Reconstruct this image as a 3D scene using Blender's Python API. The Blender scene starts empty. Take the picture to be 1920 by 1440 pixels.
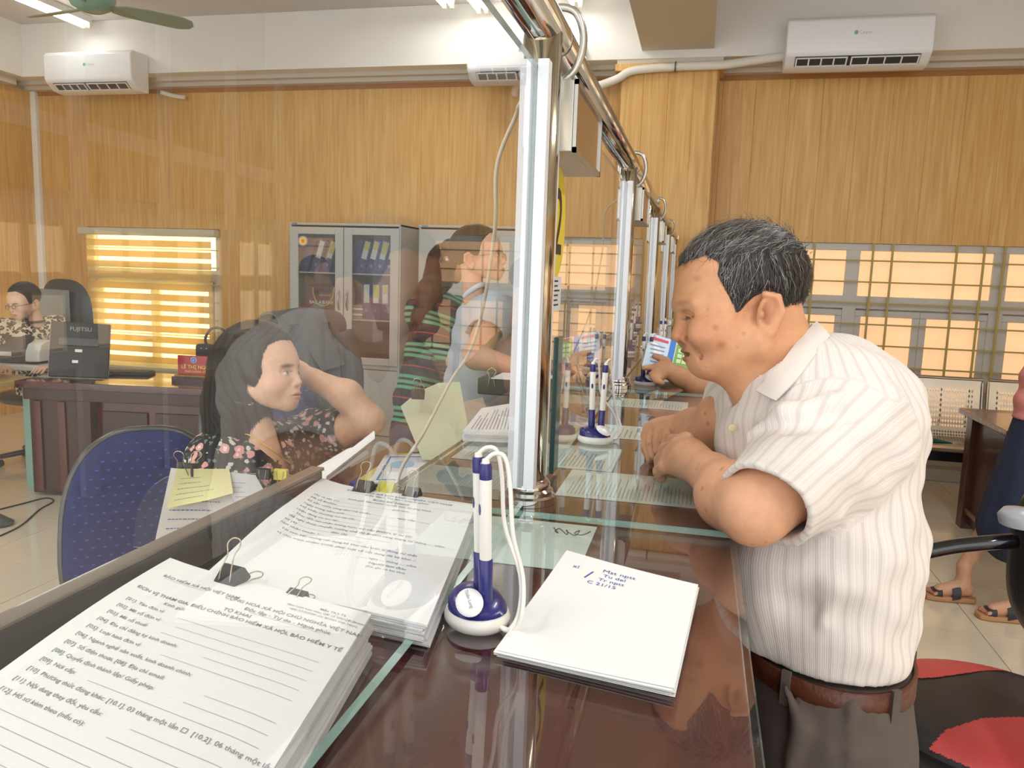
import bpy, bmesh, math, random
import numpy as np
from mathutils import Vector, Matrix
from math import pi, sin, cos, radians

SC = bpy.context.scene
COL = SC.collection
random.seed(7); np.random.seed(7)

# ---------------------------------------------------------------- camera, world, exposure
CAMP = Vector((0, 0, 1.5)); FPX = 1480.0
_p, _y, _r = radians(7.821), radians(13.157), radians(1.916)
_f = Vector((-sin(_y)*cos(_p), cos(_y)*cos(_p), -sin(_p)))
_rt = Vector((cos(_y), sin(_y), 0)); _up = _rt.cross(_f)
RT = cos(_r)*_rt + sin(_r)*_up; UP = -sin(_r)*_rt + cos(_r)*_up; FW = _f
cd = bpy.data.cameras.new('camera'); cam = bpy.data.objects.new('camera', cd); COL.objects.link(cam)
cd.sensor_fit = 'HORIZONTAL'; cd.sensor_width = 36; cd.lens = FPX/1920*36; cd.clip_start = 0.02
cam.matrix_world = Matrix(((RT.x, UP.x, -FW.x, CAMP.x), (RT.y, UP.y, -FW.y, CAMP.y), (RT.z, UP.z, -FW.z, CAMP.z), (0, 0, 0, 1)))
SC.camera = cam
def _ray(x, y): return RT*((x-960)/FPX) - UP*((y-720)/FPX) + FW
def at(x, y, d): return CAMP + _ray(x, y)*d                 # survey helper: a sighted direction and a real distance
def onz(x, y, z): r = _ray(x, y); return CAMP + r*((z-CAMP.z)/r.z)
def onx(x, y, X): r = _ray(x, y); return CAMP + r*(X/r.x)
def ony(x, y, Y): r = _ray(x, y); return CAMP + r*(Y/r.y)

w = bpy.data.worlds.new('daylight'); SC.world = w; w.use_nodes = True
w.node_tree.nodes['Background'].inputs[0].default_value = (0.925, 0.955, 1.0, 1)
w.node_tree.nodes['Background'].inputs[1].default_value = 1.5
SC.cycles.max_bounces = 9; SC.cycles.diffuse_bounces = 4; SC.cycles.glossy_bounces = 5; SC.cycles.transparent_max_bounces = 20; SC.cycles.caustics_reflective = False; SC.cycles.caustics_refractive = False; SC.cycles.adaptive_threshold = .025
SC.view_settings.view_transform = 'Standard'; SC.view_settings.look = 'None'
SC.view_settings.exposure = 0.72; SC.view_settings.gamma = 1.0; SC.view_settings.use_curve_mapping = False

# ---------------------------------------------------------------- materials
MATS = {}
def srgb(h):
    if isinstance(h, str):
        h = h.lstrip('#'); c = [int(h[i:i+2], 16)/255 for i in (0, 2, 4)]
        return tuple(((v/12.92) if v <= .04045 else ((v+.055)/1.055)**2.4) for v in c)
    return h
def mat(name, col, rough=.5, metal=0, spec=.5, emit=0, noise=0, scale=20, stretch=(1, 1, 1), bump=0, bscale=None, coat=0, sheen=0, sss=0, attr=None, alpha=1):
    if name in MATS: return MATS[name]
    m = bpy.data.materials.new(name); m.use_nodes = True; nt = m.node_tree; b = nt.nodes['Principled BSDF']
    c = srgb(col); b.inputs['Base Color'].default_value = (*c, 1)
    b.inputs['Roughness'].default_value = rough; b.inputs['Metallic'].default_value = metal
    b.inputs['Specular IOR Level'].default_value = spec
    if coat: b.inputs['Coat Weight'].default_value = coat; b.inputs['Coat Roughness'].default_value = .05
    if sheen: b.inputs['Sheen Weight'].default_value = sheen
    if sss: b.inputs['Subsurface Weight'].default_value = sss; b.inputs['Subsurface Radius'].default_value = (.012, .005, .003); b.inputs['Subsurface Scale'].default_value = .5
    if emit: b.inputs['Emission Color'].default_value = (*c, 1); b.inputs['Emission Strength'].default_value = emit
    if alpha < 1: b.inputs['Alpha'].default_value = alpha
    src = None
    if attr:
        a = nt.nodes.new('ShaderNodeAttribute'); a.attribute_name = attr; src = a.outputs['Color']
        nt.links.new(src, b.inputs['Base Color'])
    if noise or bump:
        g = nt.nodes.new('ShaderNodeNewGeometry'); mp = nt.nodes.new('ShaderNodeMapping')
        if attr or stretch == (1, 1, 1):
            g = nt.nodes.new('ShaderNodeTexCoord'); nt.links.new(g.outputs['Object'], mp.inputs[0])
        else: nt.links.new(g.outputs['Position'], mp.inputs[0])
        mp.inputs['Scale'].default_value = stretch
        n = nt.nodes.new('ShaderNodeTexNoise'); n.inputs['Scale'].default_value = scale; n.inputs['Detail'].default_value = 5
        nt.links.new(mp.outputs[0], n.inputs['Vector'])
        if noise:
            mx = nt.nodes.new('ShaderNodeMix'); mx.data_type = 'RGBA'; mx.blend_type = 'MULTIPLY'; mx.inputs[0].default_value = 1
            rp = nt.nodes.new('ShaderNodeMapRange'); rp.inputs[1].default_value = .3; rp.inputs[2].default_value = .7
            rp.inputs[3].default_value = 1-noise; rp.inputs[4].default_value = 1+noise
            nt.links.new(n.outputs[0], rp.inputs[0])
            cc = nt.nodes.new('ShaderNodeCombineColor')
            for i in range(3): nt.links.new(rp.outputs[0], cc.inputs[i])
            if src: nt.links.new(src, mx.inputs[6])
            else: mx.inputs[6].default_value = (*c, 1)
            nt.links.new(cc.outputs[0], mx.inputs[7]); nt.links.new(mx.outputs[2], b.inputs['Base Color'])
        if bump:
            bp = nt.nodes.new('ShaderNodeBump'); bp.inputs['Strength'].default_value = bump; bp.inputs['Distance'].default_value = .004
            n2 = n
            if bscale:
                n2 = nt.nodes.new('ShaderNodeTexNoise'); n2.inputs['Scale'].default_value = bscale; n2.inputs['Detail'].default_value = 3
                nt.links.new(mp.outputs[0], n2.inputs['Vector'])
            nt.links.new(n2.outputs[0], bp.inputs['Height']); nt.links.new(bp.outputs[0], b.inputs['Normal'])
    MATS[name] = m
    return m
def glass(name, tint=(.95, .975, .965), ior=1.9, haze=.015, smudge=.03):
    if name in MATS: return MATS[name]
    m = bpy.data.materials.new(name); m.use_nodes = True; nt = m.node_tree; nt.nodes.clear(); N = nt.nodes.new; L = nt.links.new
    out = N('ShaderNodeOutputMaterial'); tr = N('ShaderNodeBsdfTransparent'); tr.inputs[0].default_value = (*tint, 1)
    gl = N('ShaderNodeBsdfGlossy'); gl.inputs['Roughness'].default_value = .0; gl.inputs[0].default_value = (1, 1, 1, 1)
    df = N('ShaderNodeBsdfDiffuse'); df.inputs[0].default_value = (.8, .8, .78, 1)
    fr = N('ShaderNodeFresnel'); fr.inputs[0].default_value = ior; ge = N('ShaderNodeNewGeometry')
    inv = N('ShaderNodeMath'); inv.operation = 'SUBTRACT'; inv.inputs[0].default_value = 1; L(ge.outputs['Backfacing'], inv.inputs[1])
    mu = N('ShaderNodeMath'); mu.operation = 'MULTIPLY'; L(fr.outputs[0], mu.inputs[0]); L(inv.outputs[0], mu.inputs[1])
    no = N('ShaderNodeTexNoise'); no.inputs['Scale'].default_value = 3.2; no.inputs['Detail'].default_value = 4; L(ge.outputs['Position'], no.inputs['Vector'])
    mr = N('ShaderNodeMapRange'); mr.inputs[1].default_value = .45; mr.inputs[2].default_value = .75; mr.inputs[3].default_value = haze; mr.inputs[4].default_value = haze+smudge
    L(no.outputs[0], mr.inputs[0])
    mh = N('ShaderNodeMath'); mh.operation = 'MULTIPLY'; L(mr.outputs[0], mh.inputs[0]); L(inv.outputs[0], mh.inputs[1])
    m1 = N('ShaderNodeMixShader'); L(mh.outputs[0], m1.inputs[0]); L(tr.outputs[0], m1.inputs[1]); L(df.outputs[0], m1.inputs[2])
    m2 = N('ShaderNodeMixShader'); L(mu.outputs[0], m2.inputs[0]); L(m1.outputs[0], m2.inputs[1]); L(gl.outputs[0], m2.inputs[2])
    L(m2.outputs[0], out.inputs[0]); MATS[name] = m
    return m

# ---------------------------------------------------------------- objects and meshes
def tag(o, label=None, cat=None, group=None, kind=None):
    if label: o['label'] = label
    if cat: o['category'] = cat
    if group: o['group'] = group
    if kind: o['kind'] = kind
    return o
def thing(name, label, cat, loc=(0, 0, 0), group=None):
    o = bpy.data.objects.new(name, None); COL.objects.link(o); o.location = loc; o.empty_display_size = .05
    return tag(o, label, cat, group)
def place(o, loc, rz=0, rx=0, ry=0, s=1):
    o.location = loc; o.rotation_euler = (rx, ry, rz); o.scale = (s, s, s); return o
def link(o, parent=None):
    COL.objects.link(o)
    if parent:
        o.parent = parent
        if parent.type == 'EMPTY': o.matrix_parent_inverse = Matrix.Translation(-Vector(parent.location))
    return o
def mk(name, V, F, m=None, parent=None, smooth=False, mi=None):
    me = bpy.data.meshes.new(name); me.from_pydata([tuple(v) for v in V], [], F)
    for mm in (m if isinstance(m, (list, tuple)) else [m]):
        if mm: me.materials.append(mm)
    if mi: me.polygons.foreach_set('material_index', mi)
    if smooth: me.polygons.foreach_set('use_smooth', [True]*len(me.polygons))
    me.update()
    return link(bpy.data.objects.new(name, me), parent)
def bev(o, w, seg=2):
    b = o.modifiers.new('bevel', 'BEVEL'); b.width = w; b.segments = seg; b.limit_method = 'ANGLE'; b.angle_limit = radians(40)
    o.data.polygons.foreach_set('use_smooth', [True]*len(o.data.polygons))
    n = o.modifiers.new('wn', 'WEIGHTED_NORMAL'); n.keep_sharp = True
    return o
BF = [(0, 3, 2, 1), (4, 5, 6, 7), (0, 1, 5, 4), (1, 2, 6, 5), (2, 3, 7, 6), (3, 0, 4, 7)]
def boxv(x0, x1, y0, y1, z0, z1):
    return [(x0, y0, z0), (x1, y0, z0), (x1, y1, z0), (x0, y1, z0), (x0, y0, z1), (x1, y0, z1), (x1, y1, z1), (x0, y1, z1)]
def box(name, x, y, z, m, parent=None, bv=0):
    o = mk(name, boxv(*x, *y, *z), BF, m, parent)
    if bv: bev(o, bv)
    return o
class MB:
    def __init__(s): s.V = []; s.F = []; s.mi = []
    def add(s, V, F, i=0):
        n = len(s.V); s.V += [tuple(v) for v in V]; s.F += [tuple(a+n for a in f) for f in F]; s.mi += [i]*len(F); return s
    def box(s, x, y, z, i=0, M=None):
        V = boxv(*x, *y, *z)
        if M: V = [M @ Vector(v) for v in V]
        return s.add(V, BF, i)
    def build(s, name, m, parent=None, smooth=False): return mk(name, s.V, s.F, m, parent, smooth, s.mi)
def tubegeo(pts, r, seg=10, closed=False, flat=None):
    P = [Vector(p) for p in pts]; n = len(P); R = r if isinstance(r, (list, tuple)) else [r]*n
    V = []; F = []; prev = None
    for i in range(n):
        a = P[(i-1) % n] if (closed or i) else P[i]; b = P[(i+1) % n] if (closed or i < n-1) else P[i]
        t = (b-a).normalized()
        if prev is None: u = t.orthogonal().normalized()
        else:
            u = prev - t*prev.dot(t); u = u.normalized() if u.length > 1e-6 else t.orthogonal().normalized()
        prev = u; v = t.cross(u)
        for k in range(seg):
            an = 2*pi*k/seg; V.append(P[i] + (u*cos(an) + v*sin(an))*R[i])
    for i in range(n if closed else n-1):
        for k in range(seg):
            a = i*seg+k; b = i*seg+(k+1) % seg; c = ((i+1) % n)*seg
            F.append((a, b, c+(k+1) % seg, c+k))
    if not closed: F.append(tuple(range(seg))[::-1]); F.append(tuple((n-1)*seg+k for k in range(seg)))
    return V, F
def smoothpts(pts, n=6, closed=False):
    P = [Vector(p) for p in pts]; out = []; N = len(P)
    for i in range(N if closed else N-1):
        if closed: a, b, c, d = P[i-1], P[i], P[(i+1) % N], P[(i+2) % N]
        else: a, b, c, d = P[max(i-1, 0)], P[i], P[i+1], P[min(i+2, N-1)]
        for k in range(n):
            t = k/n; out.append(.5*((2*b)+(c-a)*t+(2*a-5*b+4*c-d)*t*t+(3*b-a-3*c+d)*t**3))
    if not closed: out.append(P[-1])
    return out
def tube(name, pts, r, m, parent=None, seg=10, closed=False, sm=0):
    if sm:
        if isinstance(r, (list, tuple)): r = list(np.interp(np.linspace(0, len(r)-1, (len(r)-1)*sm+1), range(len(r)), r))
        pts = smoothpts(pts, sm, closed)
    V, F = tubegeo(pts, r, seg, closed); return mk(name, V, F, m, parent, True)
def lathegeo(prof, seg=24, sx=1, sy=1, M=None):
    V = []; F = []
    for r, z in prof:
        for k in range(seg):
            a = 2*pi*k/seg; v = Vector((r*cos(a)*sx, r*sin(a)*sy, z)); V.append(M @ v if M else v)
    for i in range(len(prof)-1):
        for k in range(seg): F.append((i*seg+k, i*seg+(k+1) % seg, (i+1)*seg+(k+1) % seg, (i+1)*seg+k))
    if prof[0][0] > 1e-5: F.append(tuple(range(seg))[::-1])
    if prof[-1][0] > 1e-5: F.append(tuple((len(prof)-1)*seg+k for k in range(seg)))
    return V, F
def lathe(name, prof, m, parent=None, seg=24, sx=1, sy=1, M=None):
    V, F = lathegeo(prof, seg, sx, sy, M); o = mk(name, V, F, m, parent, True)
    e = o.modifiers.new('es', 'EDGE_SPLIT'); e.split_angle = radians(50); return o
def extr(name, poly, t, M, m, parent=None, bv=0, smooth=False):
    """outline (u,v) extruded by t along local w; M maps (u,v,w)"""
    n = len(poly); V = [M @ Vector((u, v, 0)) for u, v in poly] + [M @ Vector((u, v, t)) for u, v in poly]
    F = [tuple(range(n))[::-1], tuple(range(n, 2*n))] + [(i, (i+1) % n, n+(i+1) % n, n+i) for i in range(n)]
    o = mk(name, V, F, m, parent, smooth)
    if bv: bev(o, bv)
    return o
def frame(o, u, v):
    """matrix with origin o, local x along u, y along v (orthogonalised), z normal"""
    o = Vector(o); u = Vector(u).normalized(); v = Vector(v); v = (v-u*v.dot(u)).normalized(); w_ = u.cross(v)
    return Matrix(((u.x, v.x, w_.x, o.x), (u.y, v.y, w_.y, o.y), (u.z, v.z, w_.z, o.z), (0, 0, 0, 1)))
def surf(name, fn, nu, nv, t, m, parent=None):
    """a curved sheet of thickness t: fn(u,v)->point"""
    top = [[Vector(fn(i/nu, j/nv)) for j in range(nv+1)] for i in range(nu+1)]
    V = []; F = []; n = (nu+1)*(nv+1); idx = lambda i, j: i*(nv+1)+j
    nor = []
    for i in range(nu+1):
        for j in range(nv+1):
            a = top[min(i+1, nu)][j]-top[max(i-1, 0)][j]; b = top[i][min(j+1, nv)]-top[i][max(j-1, 0)]
            nor.append(a.cross(b).normalized())
    for i in range(nu+1):
        for j in range(nv+1): V.append(top[i][j])
    for k in range(n): V.append(V[k]-nor[k]*t)
    for i in range(nu):
        for j in range(nv):
            a, b, c, d = idx(i, j), idx(i+1, j), idx(i+1, j+1), idx(i, j+1)
            F.append((a, b, c, d)); F.append((n+a, n+d, n+c, n+b))
    for i in range(nu):
        F.append((idx(i, 0), n+idx(i, 0), n+idx(i+1, 0), idx(i+1, 0))); F.append((idx(i, nv), idx(i+1, nv), n+idx(i+1, nv), n+idx(i, nv)))
    for j in range(nv):
        F.append((idx(0, j), idx(0, j+1), n+idx(0, j+1), n+idx(0, j))); F.append((idx(nu, j), n+idx(nu, j), n+idx(nu, j+1), idx(nu, j+1)))
    o = mk(name, V, F, m, parent, True)
    e = o.modifiers.new('es', 'EDGE_SPLIT'); e.split_angle = radians(40)
    return o
def copytree(o, parent=None):
    c = o.copy(); COL.objects.link(c)
    if parent: c.parent = parent; c.matrix_parent_inverse = o.matrix_parent_inverse.copy()
    for ch in list(o.children): copytree(ch, c)
    return c
_tc = {}
def textgeo(s, size=1, align='LEFT', bold=0):
    cu = bpy.data.curves.new('t', 'FONT'); cu.body = s; cu.size = size; cu.align_x = align; cu.resolution_u = 3; cu.offset = bold*size
    ob = bpy.data.objects.new('t', cu); COL.objects.link(ob)
    me = bpy.data.meshes.new_from_object(ob.evaluated_get(bpy.context.evaluated_depsgraph_get()))
    V = [tuple(v.co) for v in me.vertices]; F = [tuple(p.vertices) for p in me.polygons]
    bpy.data.objects.remove(ob); bpy.data.curves.remove(cu); bpy.data.meshes.remove(me)
    return V, F
def lettering(items, fn, m, parent, name='lettering', lift=.0004):
    """items: (text, x, y, size, align, bold) in local plane units; fn(x,y)->(point, normal)"""
    mb = MB()
    for (s, x, y, size, al, bd) in items:
        V, F = textgeo(s, size, al, bd); W = []
        for v in V:
            p, n = fn(x+v[0], y+v[1]); W.append(p+n*lift)
        mb.add(W, F)
    return mb.build(name, m, parent)
def planefn(M): 
    n = (M.to_3x3() @ Vector((0, 0, 1))).normalized()
    return lambda x, y: (M @ Vector((x, y, 0)), n)
def dashes(w_, h_, rows, x0=.1, x1=.95, y0=.1, y1=.95, th=.35, seed=1, fill=.9):
    """rows of word-like dashes (illegible print) as quads in the unit plane"""
    rnd = random.Random(seed); V = []; F = []; dy = (y1-y0)*h_/rows
    for r in range(rows):
        y = (y1*h_) - (r+.5)*dy; x = x0*w_; end = (x0+(x1-x0)*rnd.uniform(.45, 1)*fill)*w_
        while x < end:
            l = rnd.uniform(.012, .05)*w_; n = len(V)
            V += [(x, y-dy*th/2), (min(x+l, end), y-dy*th/2), (min(x+l, end), y+dy*th/2), (x, y+dy*th/2)]; F.append((n, n+1, n+2, n+3)); x += l+.012*w_
    return V, F
def printed(V, F, fn, m, parent, name='print', lift=.0003):
    W = []
    for v in V:
        p, n = fn(v[0], v[1]); W.append(p+n*lift)
    return mk(name, W, F, m, parent)
def lamp(name, loc, sx, sy, power, rot=(0, 0, 0), col=(.93, .97, 1), parent=None):
    l = bpy.data.lights.new(name, 'AREA'); l.shape = 'RECTANGLE'; l.size = sx; l.size_y = sy; l.energy = power; l.color = col
    o = bpy.data.objects.new(name, l); o.location = loc; o.rotation_euler = rot; link(o, parent); o.location = loc
    return o
# ================================================================ the room
wood = None
def woodmat():
    m = bpy.data.materials.new('oak_laminate'); m.use_nodes = True; nt = m.node_tree; b = nt.nodes['Principled BSDF']; N = nt.nodes.new; L = nt.links.new
    g = N('ShaderNodeNewGeometry'); oi = N('ShaderNodeObjectInfo'); ad = N('ShaderNodeVectorMath'); ad.operation = 'ADD'
    cx = N('ShaderNodeCombineXYZ'); mu = N('ShaderNodeMath'); mu.operation = 'MULTIPLY'; mu.inputs[1].default_value = .35; L(oi.outputs['Random'], mu.inputs[0]); L(mu.outputs[0], cx.inputs[2])
    L(g.outputs['Position'], ad.inputs[0]); L(cx.outputs[0], ad.inputs[1])
    mp = N('ShaderNodeMapping'); mp.inputs['Scale'].default_value = (22, 22, 1.1); L(ad.outputs[0], mp.inputs[0])
    n = N('ShaderNodeTexNoise'); n.inputs['Scale'].default_value = 1.6; n.inputs['Detail'].default_value = 6; n.inputs['Distortion'].default_value = .6; L(mp.outputs[0], n.inputs['Vector'])
    r = N('ShaderNodeValToRGB'); e = r.color_ramp.elements
    e[0].position = .3; e[0].color = (*srgb('#c8974f'), 1); e[1].position = .72; e[1].color = (*srgb('#e2ba76'), 1)
    x = r.color_ramp.elements.new(.5); x.color = (*srgb('#d6a861'), 1)
    L(n.outputs[0], r.inputs[0]); L(r.outputs[0], b.inputs['Base Color']); b.inputs['Roughness'].default_value = .42
    return m
wood = woodmat()
white = mat('white_paint', '#e9e6e0', .7, noise=.03, scale=3, bump=.02)
ceilm = mat('ceiling_paint', '#d6d0ca', .8, noise=.02, scale=2)
trimw = mat('cornice_paint', '#cfc6b6', .6)
tilem = mat('cream_tile', '#ded3bd', .13, noise=.05, scale=2.5, coat=.3)
grout = mat('grout', '#bfb49c', .8)
alu = mat('grey_aluminium', '#c4c1ba', .45, .1, noise=.05, scale=30, stretch=(1, 1, 8))
gold = mat('grille_paint', '#b39f58', .45)
frost = mat('lit_window_film', '#ffd09e', .6, emit=.36, noise=.12, scale=5)
lit = mat('sunlit_pane', '#ffedb0', .5, emit=1.7, noise=.4, scale=6); lit2 = mat('lit_pale_pane', '#ffe6c0', .5, emit=.7, noise=.3, scale=6)
frameb = mat('pale_frame', '#f4efe6', .5)
YB, XL, XR, ZC, ZW = 6.73, -6.5, 3.35, 3.66, 3.12
def struct(o): o['kind'] = 'structure'; return o
def empty(name): 
    o = bpy.data.objects.new(name, None); COL.objects.link(o); return o
# floor: slab and the single tiles
fl = struct(box('floor', (XL-.2, XR+.2), (-2.6, YB+.2), (-.12, -.006), grout))
tm = None; T = .6
for i in range(17):
    for j in range(16):
        x = XL+i*T; y = YB-.02-(j+1)*T
        if x > XR: continue
        if tm is None:
            q = box('tile', (.002, T-.002), (.002, T-.002), (-.012, 0), tilem, fl); tm = q.data
        else:
            q = bpy.data.objects.new('tile', tm); COL.objects.link(q); q.parent = fl
        q.location = (x, y, 0)
struct(box('ceiling', (XL-.2, XR+.2), (-2.6, YB+.2), (ZC, ZC+.1), ceilm))
wb = struct(box('wall_back', (XL-.2, XR+.2), (YB+.07, YB+.27), (0, ZC), white))
wl = struct(box('wall_left', (XL-.2, XL-.02), (-2.6, YB+.07), (0, ZC), white))
wr = struct(box('wall_right', (XR+.04, XR+.2), (-2.6, YB+.07), (0, ZC), white))
PLK = {}
def plank(parent, w_, h_, M):
    k = (round(w_, 3), round(h_, 3))
    if k not in PLK:
        c = .003; t = .02; V = [(0, t, 0), (w_, t, 0), (w_, t, h_), (0, t, h_), (c, 0, 0), (w_-c, 0, 0), (w_-c, 0, h_), (c, 0, h_), (0, c, 0), (w_, c, 0), (w_, c, h_), (0, c, h_)]
        F = [(4, 5, 6, 7), (8, 4, 7, 11), (5, 9, 10, 6), (0, 8, 11, 3), (9, 1, 2, 10), (0, 1, 9, 5, 4, 8), (3, 11, 7, 6, 10, 2), (0, 3, 2, 1)]
        me = bpy.data.meshes.new('panel'); me.from_pydata(V, [], F); me.materials.append(wood); PLK[k] = me
    o = bpy.data.objects.new('panel', PLK[k]); COL.objects.link(o); o.parent = parent; o.matrix_world = M
    return o
def planks_x(parent, x0, x1, z0, z1, y, w_=.25):
    n = max(1, round((x1-x0)/w_)); ww = (x1-x0)/n
    for i in range(n): plank(parent, ww, z1-z0, Matrix.Translation((x0+i*ww, y, z0)))
W1 = (-5.93, -4.46, .42, 1.83); W2 = (-1.55, -.72, .55, 1.82); W3 = (.05, 3.3, .32, 1.84)
planks_x(wb, XL, XR, 1.84, ZW, YB)
for a, b in ((XL, W1[0]), (W1[1], W2[0])): planks_x(wb, a, b, 0, 1.84, YB)
for ww in (W1, W2): planks_x(wb, ww[0], ww[1], 0, ww[2], YB)
box('dado', (W3[0], W3[1]), (YB, YB+.07), (.09, W3[2]), trimw, wb); box('dado_moulding', (W3[0], W3[1]), (YB-.012, YB), (.29, .325), trimw, wb)
for i in range(6): box('dado_panel', (W3[0]+.05+i*.54, W3[0]+.5+i*.54), (YB-.01, YB), (.12, .25), trimw, wb, .004)
struct(box('baseboard_back', (W3[0], XR), (YB-.02, YB+.02), (0, .09), trimw, None, .004))
# wood seam bands at the top, cornice and beam
struct(box('trim_1', (XL, XR), (YB-.012, YB+.02), (ZW-.035, ZW), mat('oak_edge', '#a9713a', .4)))
struct(box('trim_2', (XL, XR), (YB-.10, YB+.07), (ZW, ZW+.085), trimw, None, .004))
bm_ = struct(box('trim_3', (XL, XR), (YB-.30, YB+.08), (3.19, ZC), white, None, .004))
box('soffit_step', (XL, XR), (YB-.16, YB+.06), (3.155, 3.19), trimw, bm_)
# left wall planks and its beam
n = 13
for i in range(n): plank(wl, .25, ZW, Matrix.Translation((XL, YB-.01-i*.25-.25+.25, 0)) @ Matrix.Rotation(-pi/2, 4, 'Z'))
b4 = struct(box('trim_4', (XL-.02, XL+.2), (2.5, YB-.3), (3.19, ZC), white))
box('soffit_step', (XL-.02, XL+.12), (2.5, YB-.3), (3.12, 3.19), trimw, b4)
# pilaster and ceiling beam above it
PX0, PX1, PY = -.73, .035, 6.46
pl = struct(box('trim_5', (PX0+.02, PX1-.02), (PY+.02, YB+.07), (0, ZW), wood))
n = 4; ww = (PX1-PX0)/n
for i in range(n): plank(pl, ww, ZW-.02, Matrix.Translation((PX0+i*ww, PY, 0)))
plank(pl, YB-PY, ZW-.02, Matrix.Translation((PX1, PY, 0)) @ Matrix.Rotation(pi/2, 4, 'Z'))
plank(pl, YB-PY, ZW-.02, Matrix.Translation((PX0, YB, 0)) @ Matrix.Rotation(-pi/2, 4, 'Z'))
box('capital', (PX0-.03, PX1+.03), (PY-.05, YB+.05), (ZW-.02, ZW+.035), wood, pl, .006)
box('capital_top', (PX0-.02, PX1+.02), (PY-.02, YB+.05), (ZW+.035, 3.25), trimw, pl)
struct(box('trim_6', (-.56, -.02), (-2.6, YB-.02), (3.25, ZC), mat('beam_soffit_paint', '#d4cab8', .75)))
# windows ------------------------------------------------------------------------------------
def bars(parent, x0, x1, z0, z1, y, dz=.165, xs=()):
    z = z0+.06
    while z < z1-.05:
        box('grille_bar', (x0, x1), (y, y+.012), (z, z+.012), gold, parent); z += dz
    for x in xs: box('grille_bar', (x-.008, x+.008), (y-.012, y), (z0, z1), gold, parent)
def frame_rect(parent, x0, x1, z0, z1, y, t=.05, dep=.04, m=None):
    for (a, b, c, d) in ((x0, x1, z0, z0+t), (x0, x1, z1-t, z1), (x0, x0+t, z0+t, z1-t), (x1-t, x1, z0+t, z1-t)):
        box('window_frame', (a, b), (y, y+dep), (c, d), m or alu, parent, .004)
def window(name, W, cols, zt, pane, xs, grille_y=YB-.03):
    e = struct(empty(name)); x0, x1, z0, z1 = W; y = YB+.02
    frame_rect(e, x0, x1, z0, z1, y, .055)
    box('window_frame', (x0+.05, x1-.05), (y-.005, y+.04), (zt, zt+.1), alu, e, .004)
    cw = (x1-x0-.1)/cols
    for i in range(cols):
        a = x0+.05+i*cw; b = a+cw
        if i: box('window_frame', (a-.05, a+.05), (y-.004, y+.04), (z0+.05, z1-.05), alu, e, .004)
        box('pane', (a+.03, b-.03), (y+.03, y+.036), (zt+.1, z1-.05), pane, e)
        for k in range(2):
            c = a+.045+k*(cw-.09)/2; d = c+(cw-.09)/2
            frame_rect(e, c, d, z0+.06, zt-.01, y+.004, .05, .03); box('pane', (c+.05, d-.05), (y+.03, y+.036), (z0+.11, zt-.06), pane, e)
    bars(e, x0, x1, z0, z1, grille_y, xs=xs)
    return e
xs3 = [.24, .68, .85, 1.28, 1.42, 1.73+.14, 2.06, 2.2, 2.62, 2.78, 3.2]
window('window_1', W1, 1, 1.35, lit, ())
window('window_2', W2, 1, 1.3, frost, (-1.4, -1.1, -.9))
window('window_3', W3, 3, 1.33, frost, xs3)
# right wall: oak panels, pale frames and lit panes (they show as reflections in the partition)
def rbox(name, y, z, d0, d1, m, parent): return box(name, (XR-d1, XR-d0), y, z, m, parent)
Ys = [6.63, 5.86, 5.05, 4.23, 3.42, 2.6, 1.8, 1.0, .2]
for i in range(26): plank(wr, .36, ZW-1.92, Matrix.Translation((XR, YB-.36*(i+1), 1.92)) @ Matrix.Rotation(pi/2, 4, 'Z')).scale.x = 1
for y in Ys: rbox('frame_post', (y-.07, y+.06), (0, ZW), 0, .045, frameb, wr)
for z in (2.24, 1.72, 1.31, .84): rbox('frame_rail', (-2.5, YB), (z, z+.11), 0, .04, frameb, wr)
e = struct(empty('window_4'))
for i in range(8):
    for z0, z1 in ((.97, 1.29), (1.43, 1.7)):
        k = 2; dy = (Ys[i]-.13-Ys[i+1]-.07)/k
        for q in range(k): rbox('pane', (Ys[i+1]+.07+q*dy+.03, Ys[i+1]+.07+(q+1)*dy-.03), (z0, z1), -.02, .01, lit2, e)
        for q in range(k+1): rbox('window_frame', (Ys[i+1]+.07+q*dy-.03, Ys[i+1]+.07+q*dy+.03), (z0-.02, z1+.02), 0, .03, frameb, e)
# zebra roller blind over window_1 ---------------------------------------------------------------
bl = thing('roller_blind', 'cream zebra roller blind drawn over the window behind the office desk', 'blind', (-5.2, YB-.08, .5))
cream = mat('blind_fabric', '#e8d9a8', .8, sss=0); 
def sheer():
    m = bpy.data.materials.new('sheer_mesh'); m.use_nodes = True; nt = m.node_tree; nt.nodes.clear(); N = nt.nodes.new
    o = N('ShaderNodeOutputMaterial'); t = N('ShaderNodeBsdfTransparent'); d = N('ShaderNodeBsdfTranslucent'); d.inputs[0].default_value = (.9, .8, .5, 1); x = N('ShaderNodeMixShader'); x.inputs[0].default_value = .25
    nt.links.new(t.outputs[0], x.inputs[1]); nt.links.new(d.outputs[0], x.inputs[2]); nt.links.new(x.outputs[0], o.inputs[0]); return m
def fabric_tr():
    m = bpy.data.materials.new('blind_band_cloth'); m.use_nodes = True; nt = m.node_tree; nt.nodes.clear(); N = nt.nodes.new
    o = N('ShaderNodeOutputMaterial'); t = N('ShaderNodeBsdfDiffuse'); t.inputs[0].default_value = (*srgb('#e2cf9a'), 1); d = N('ShaderNodeBsdfTranslucent'); d.inputs[0].default_value = (*srgb('#f0d890'), 1); x = N('ShaderNodeMixShader'); x.inputs[0].default_value = .55
    nt.links.new(t.outputs[0], x.inputs[1]); nt.links.new(d.outputs[0], x.inputs[2]); nt.links.new(x.outputs[0], o.inputs[0]); return m
shm = sheer(); clm = fabric_tr()
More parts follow.
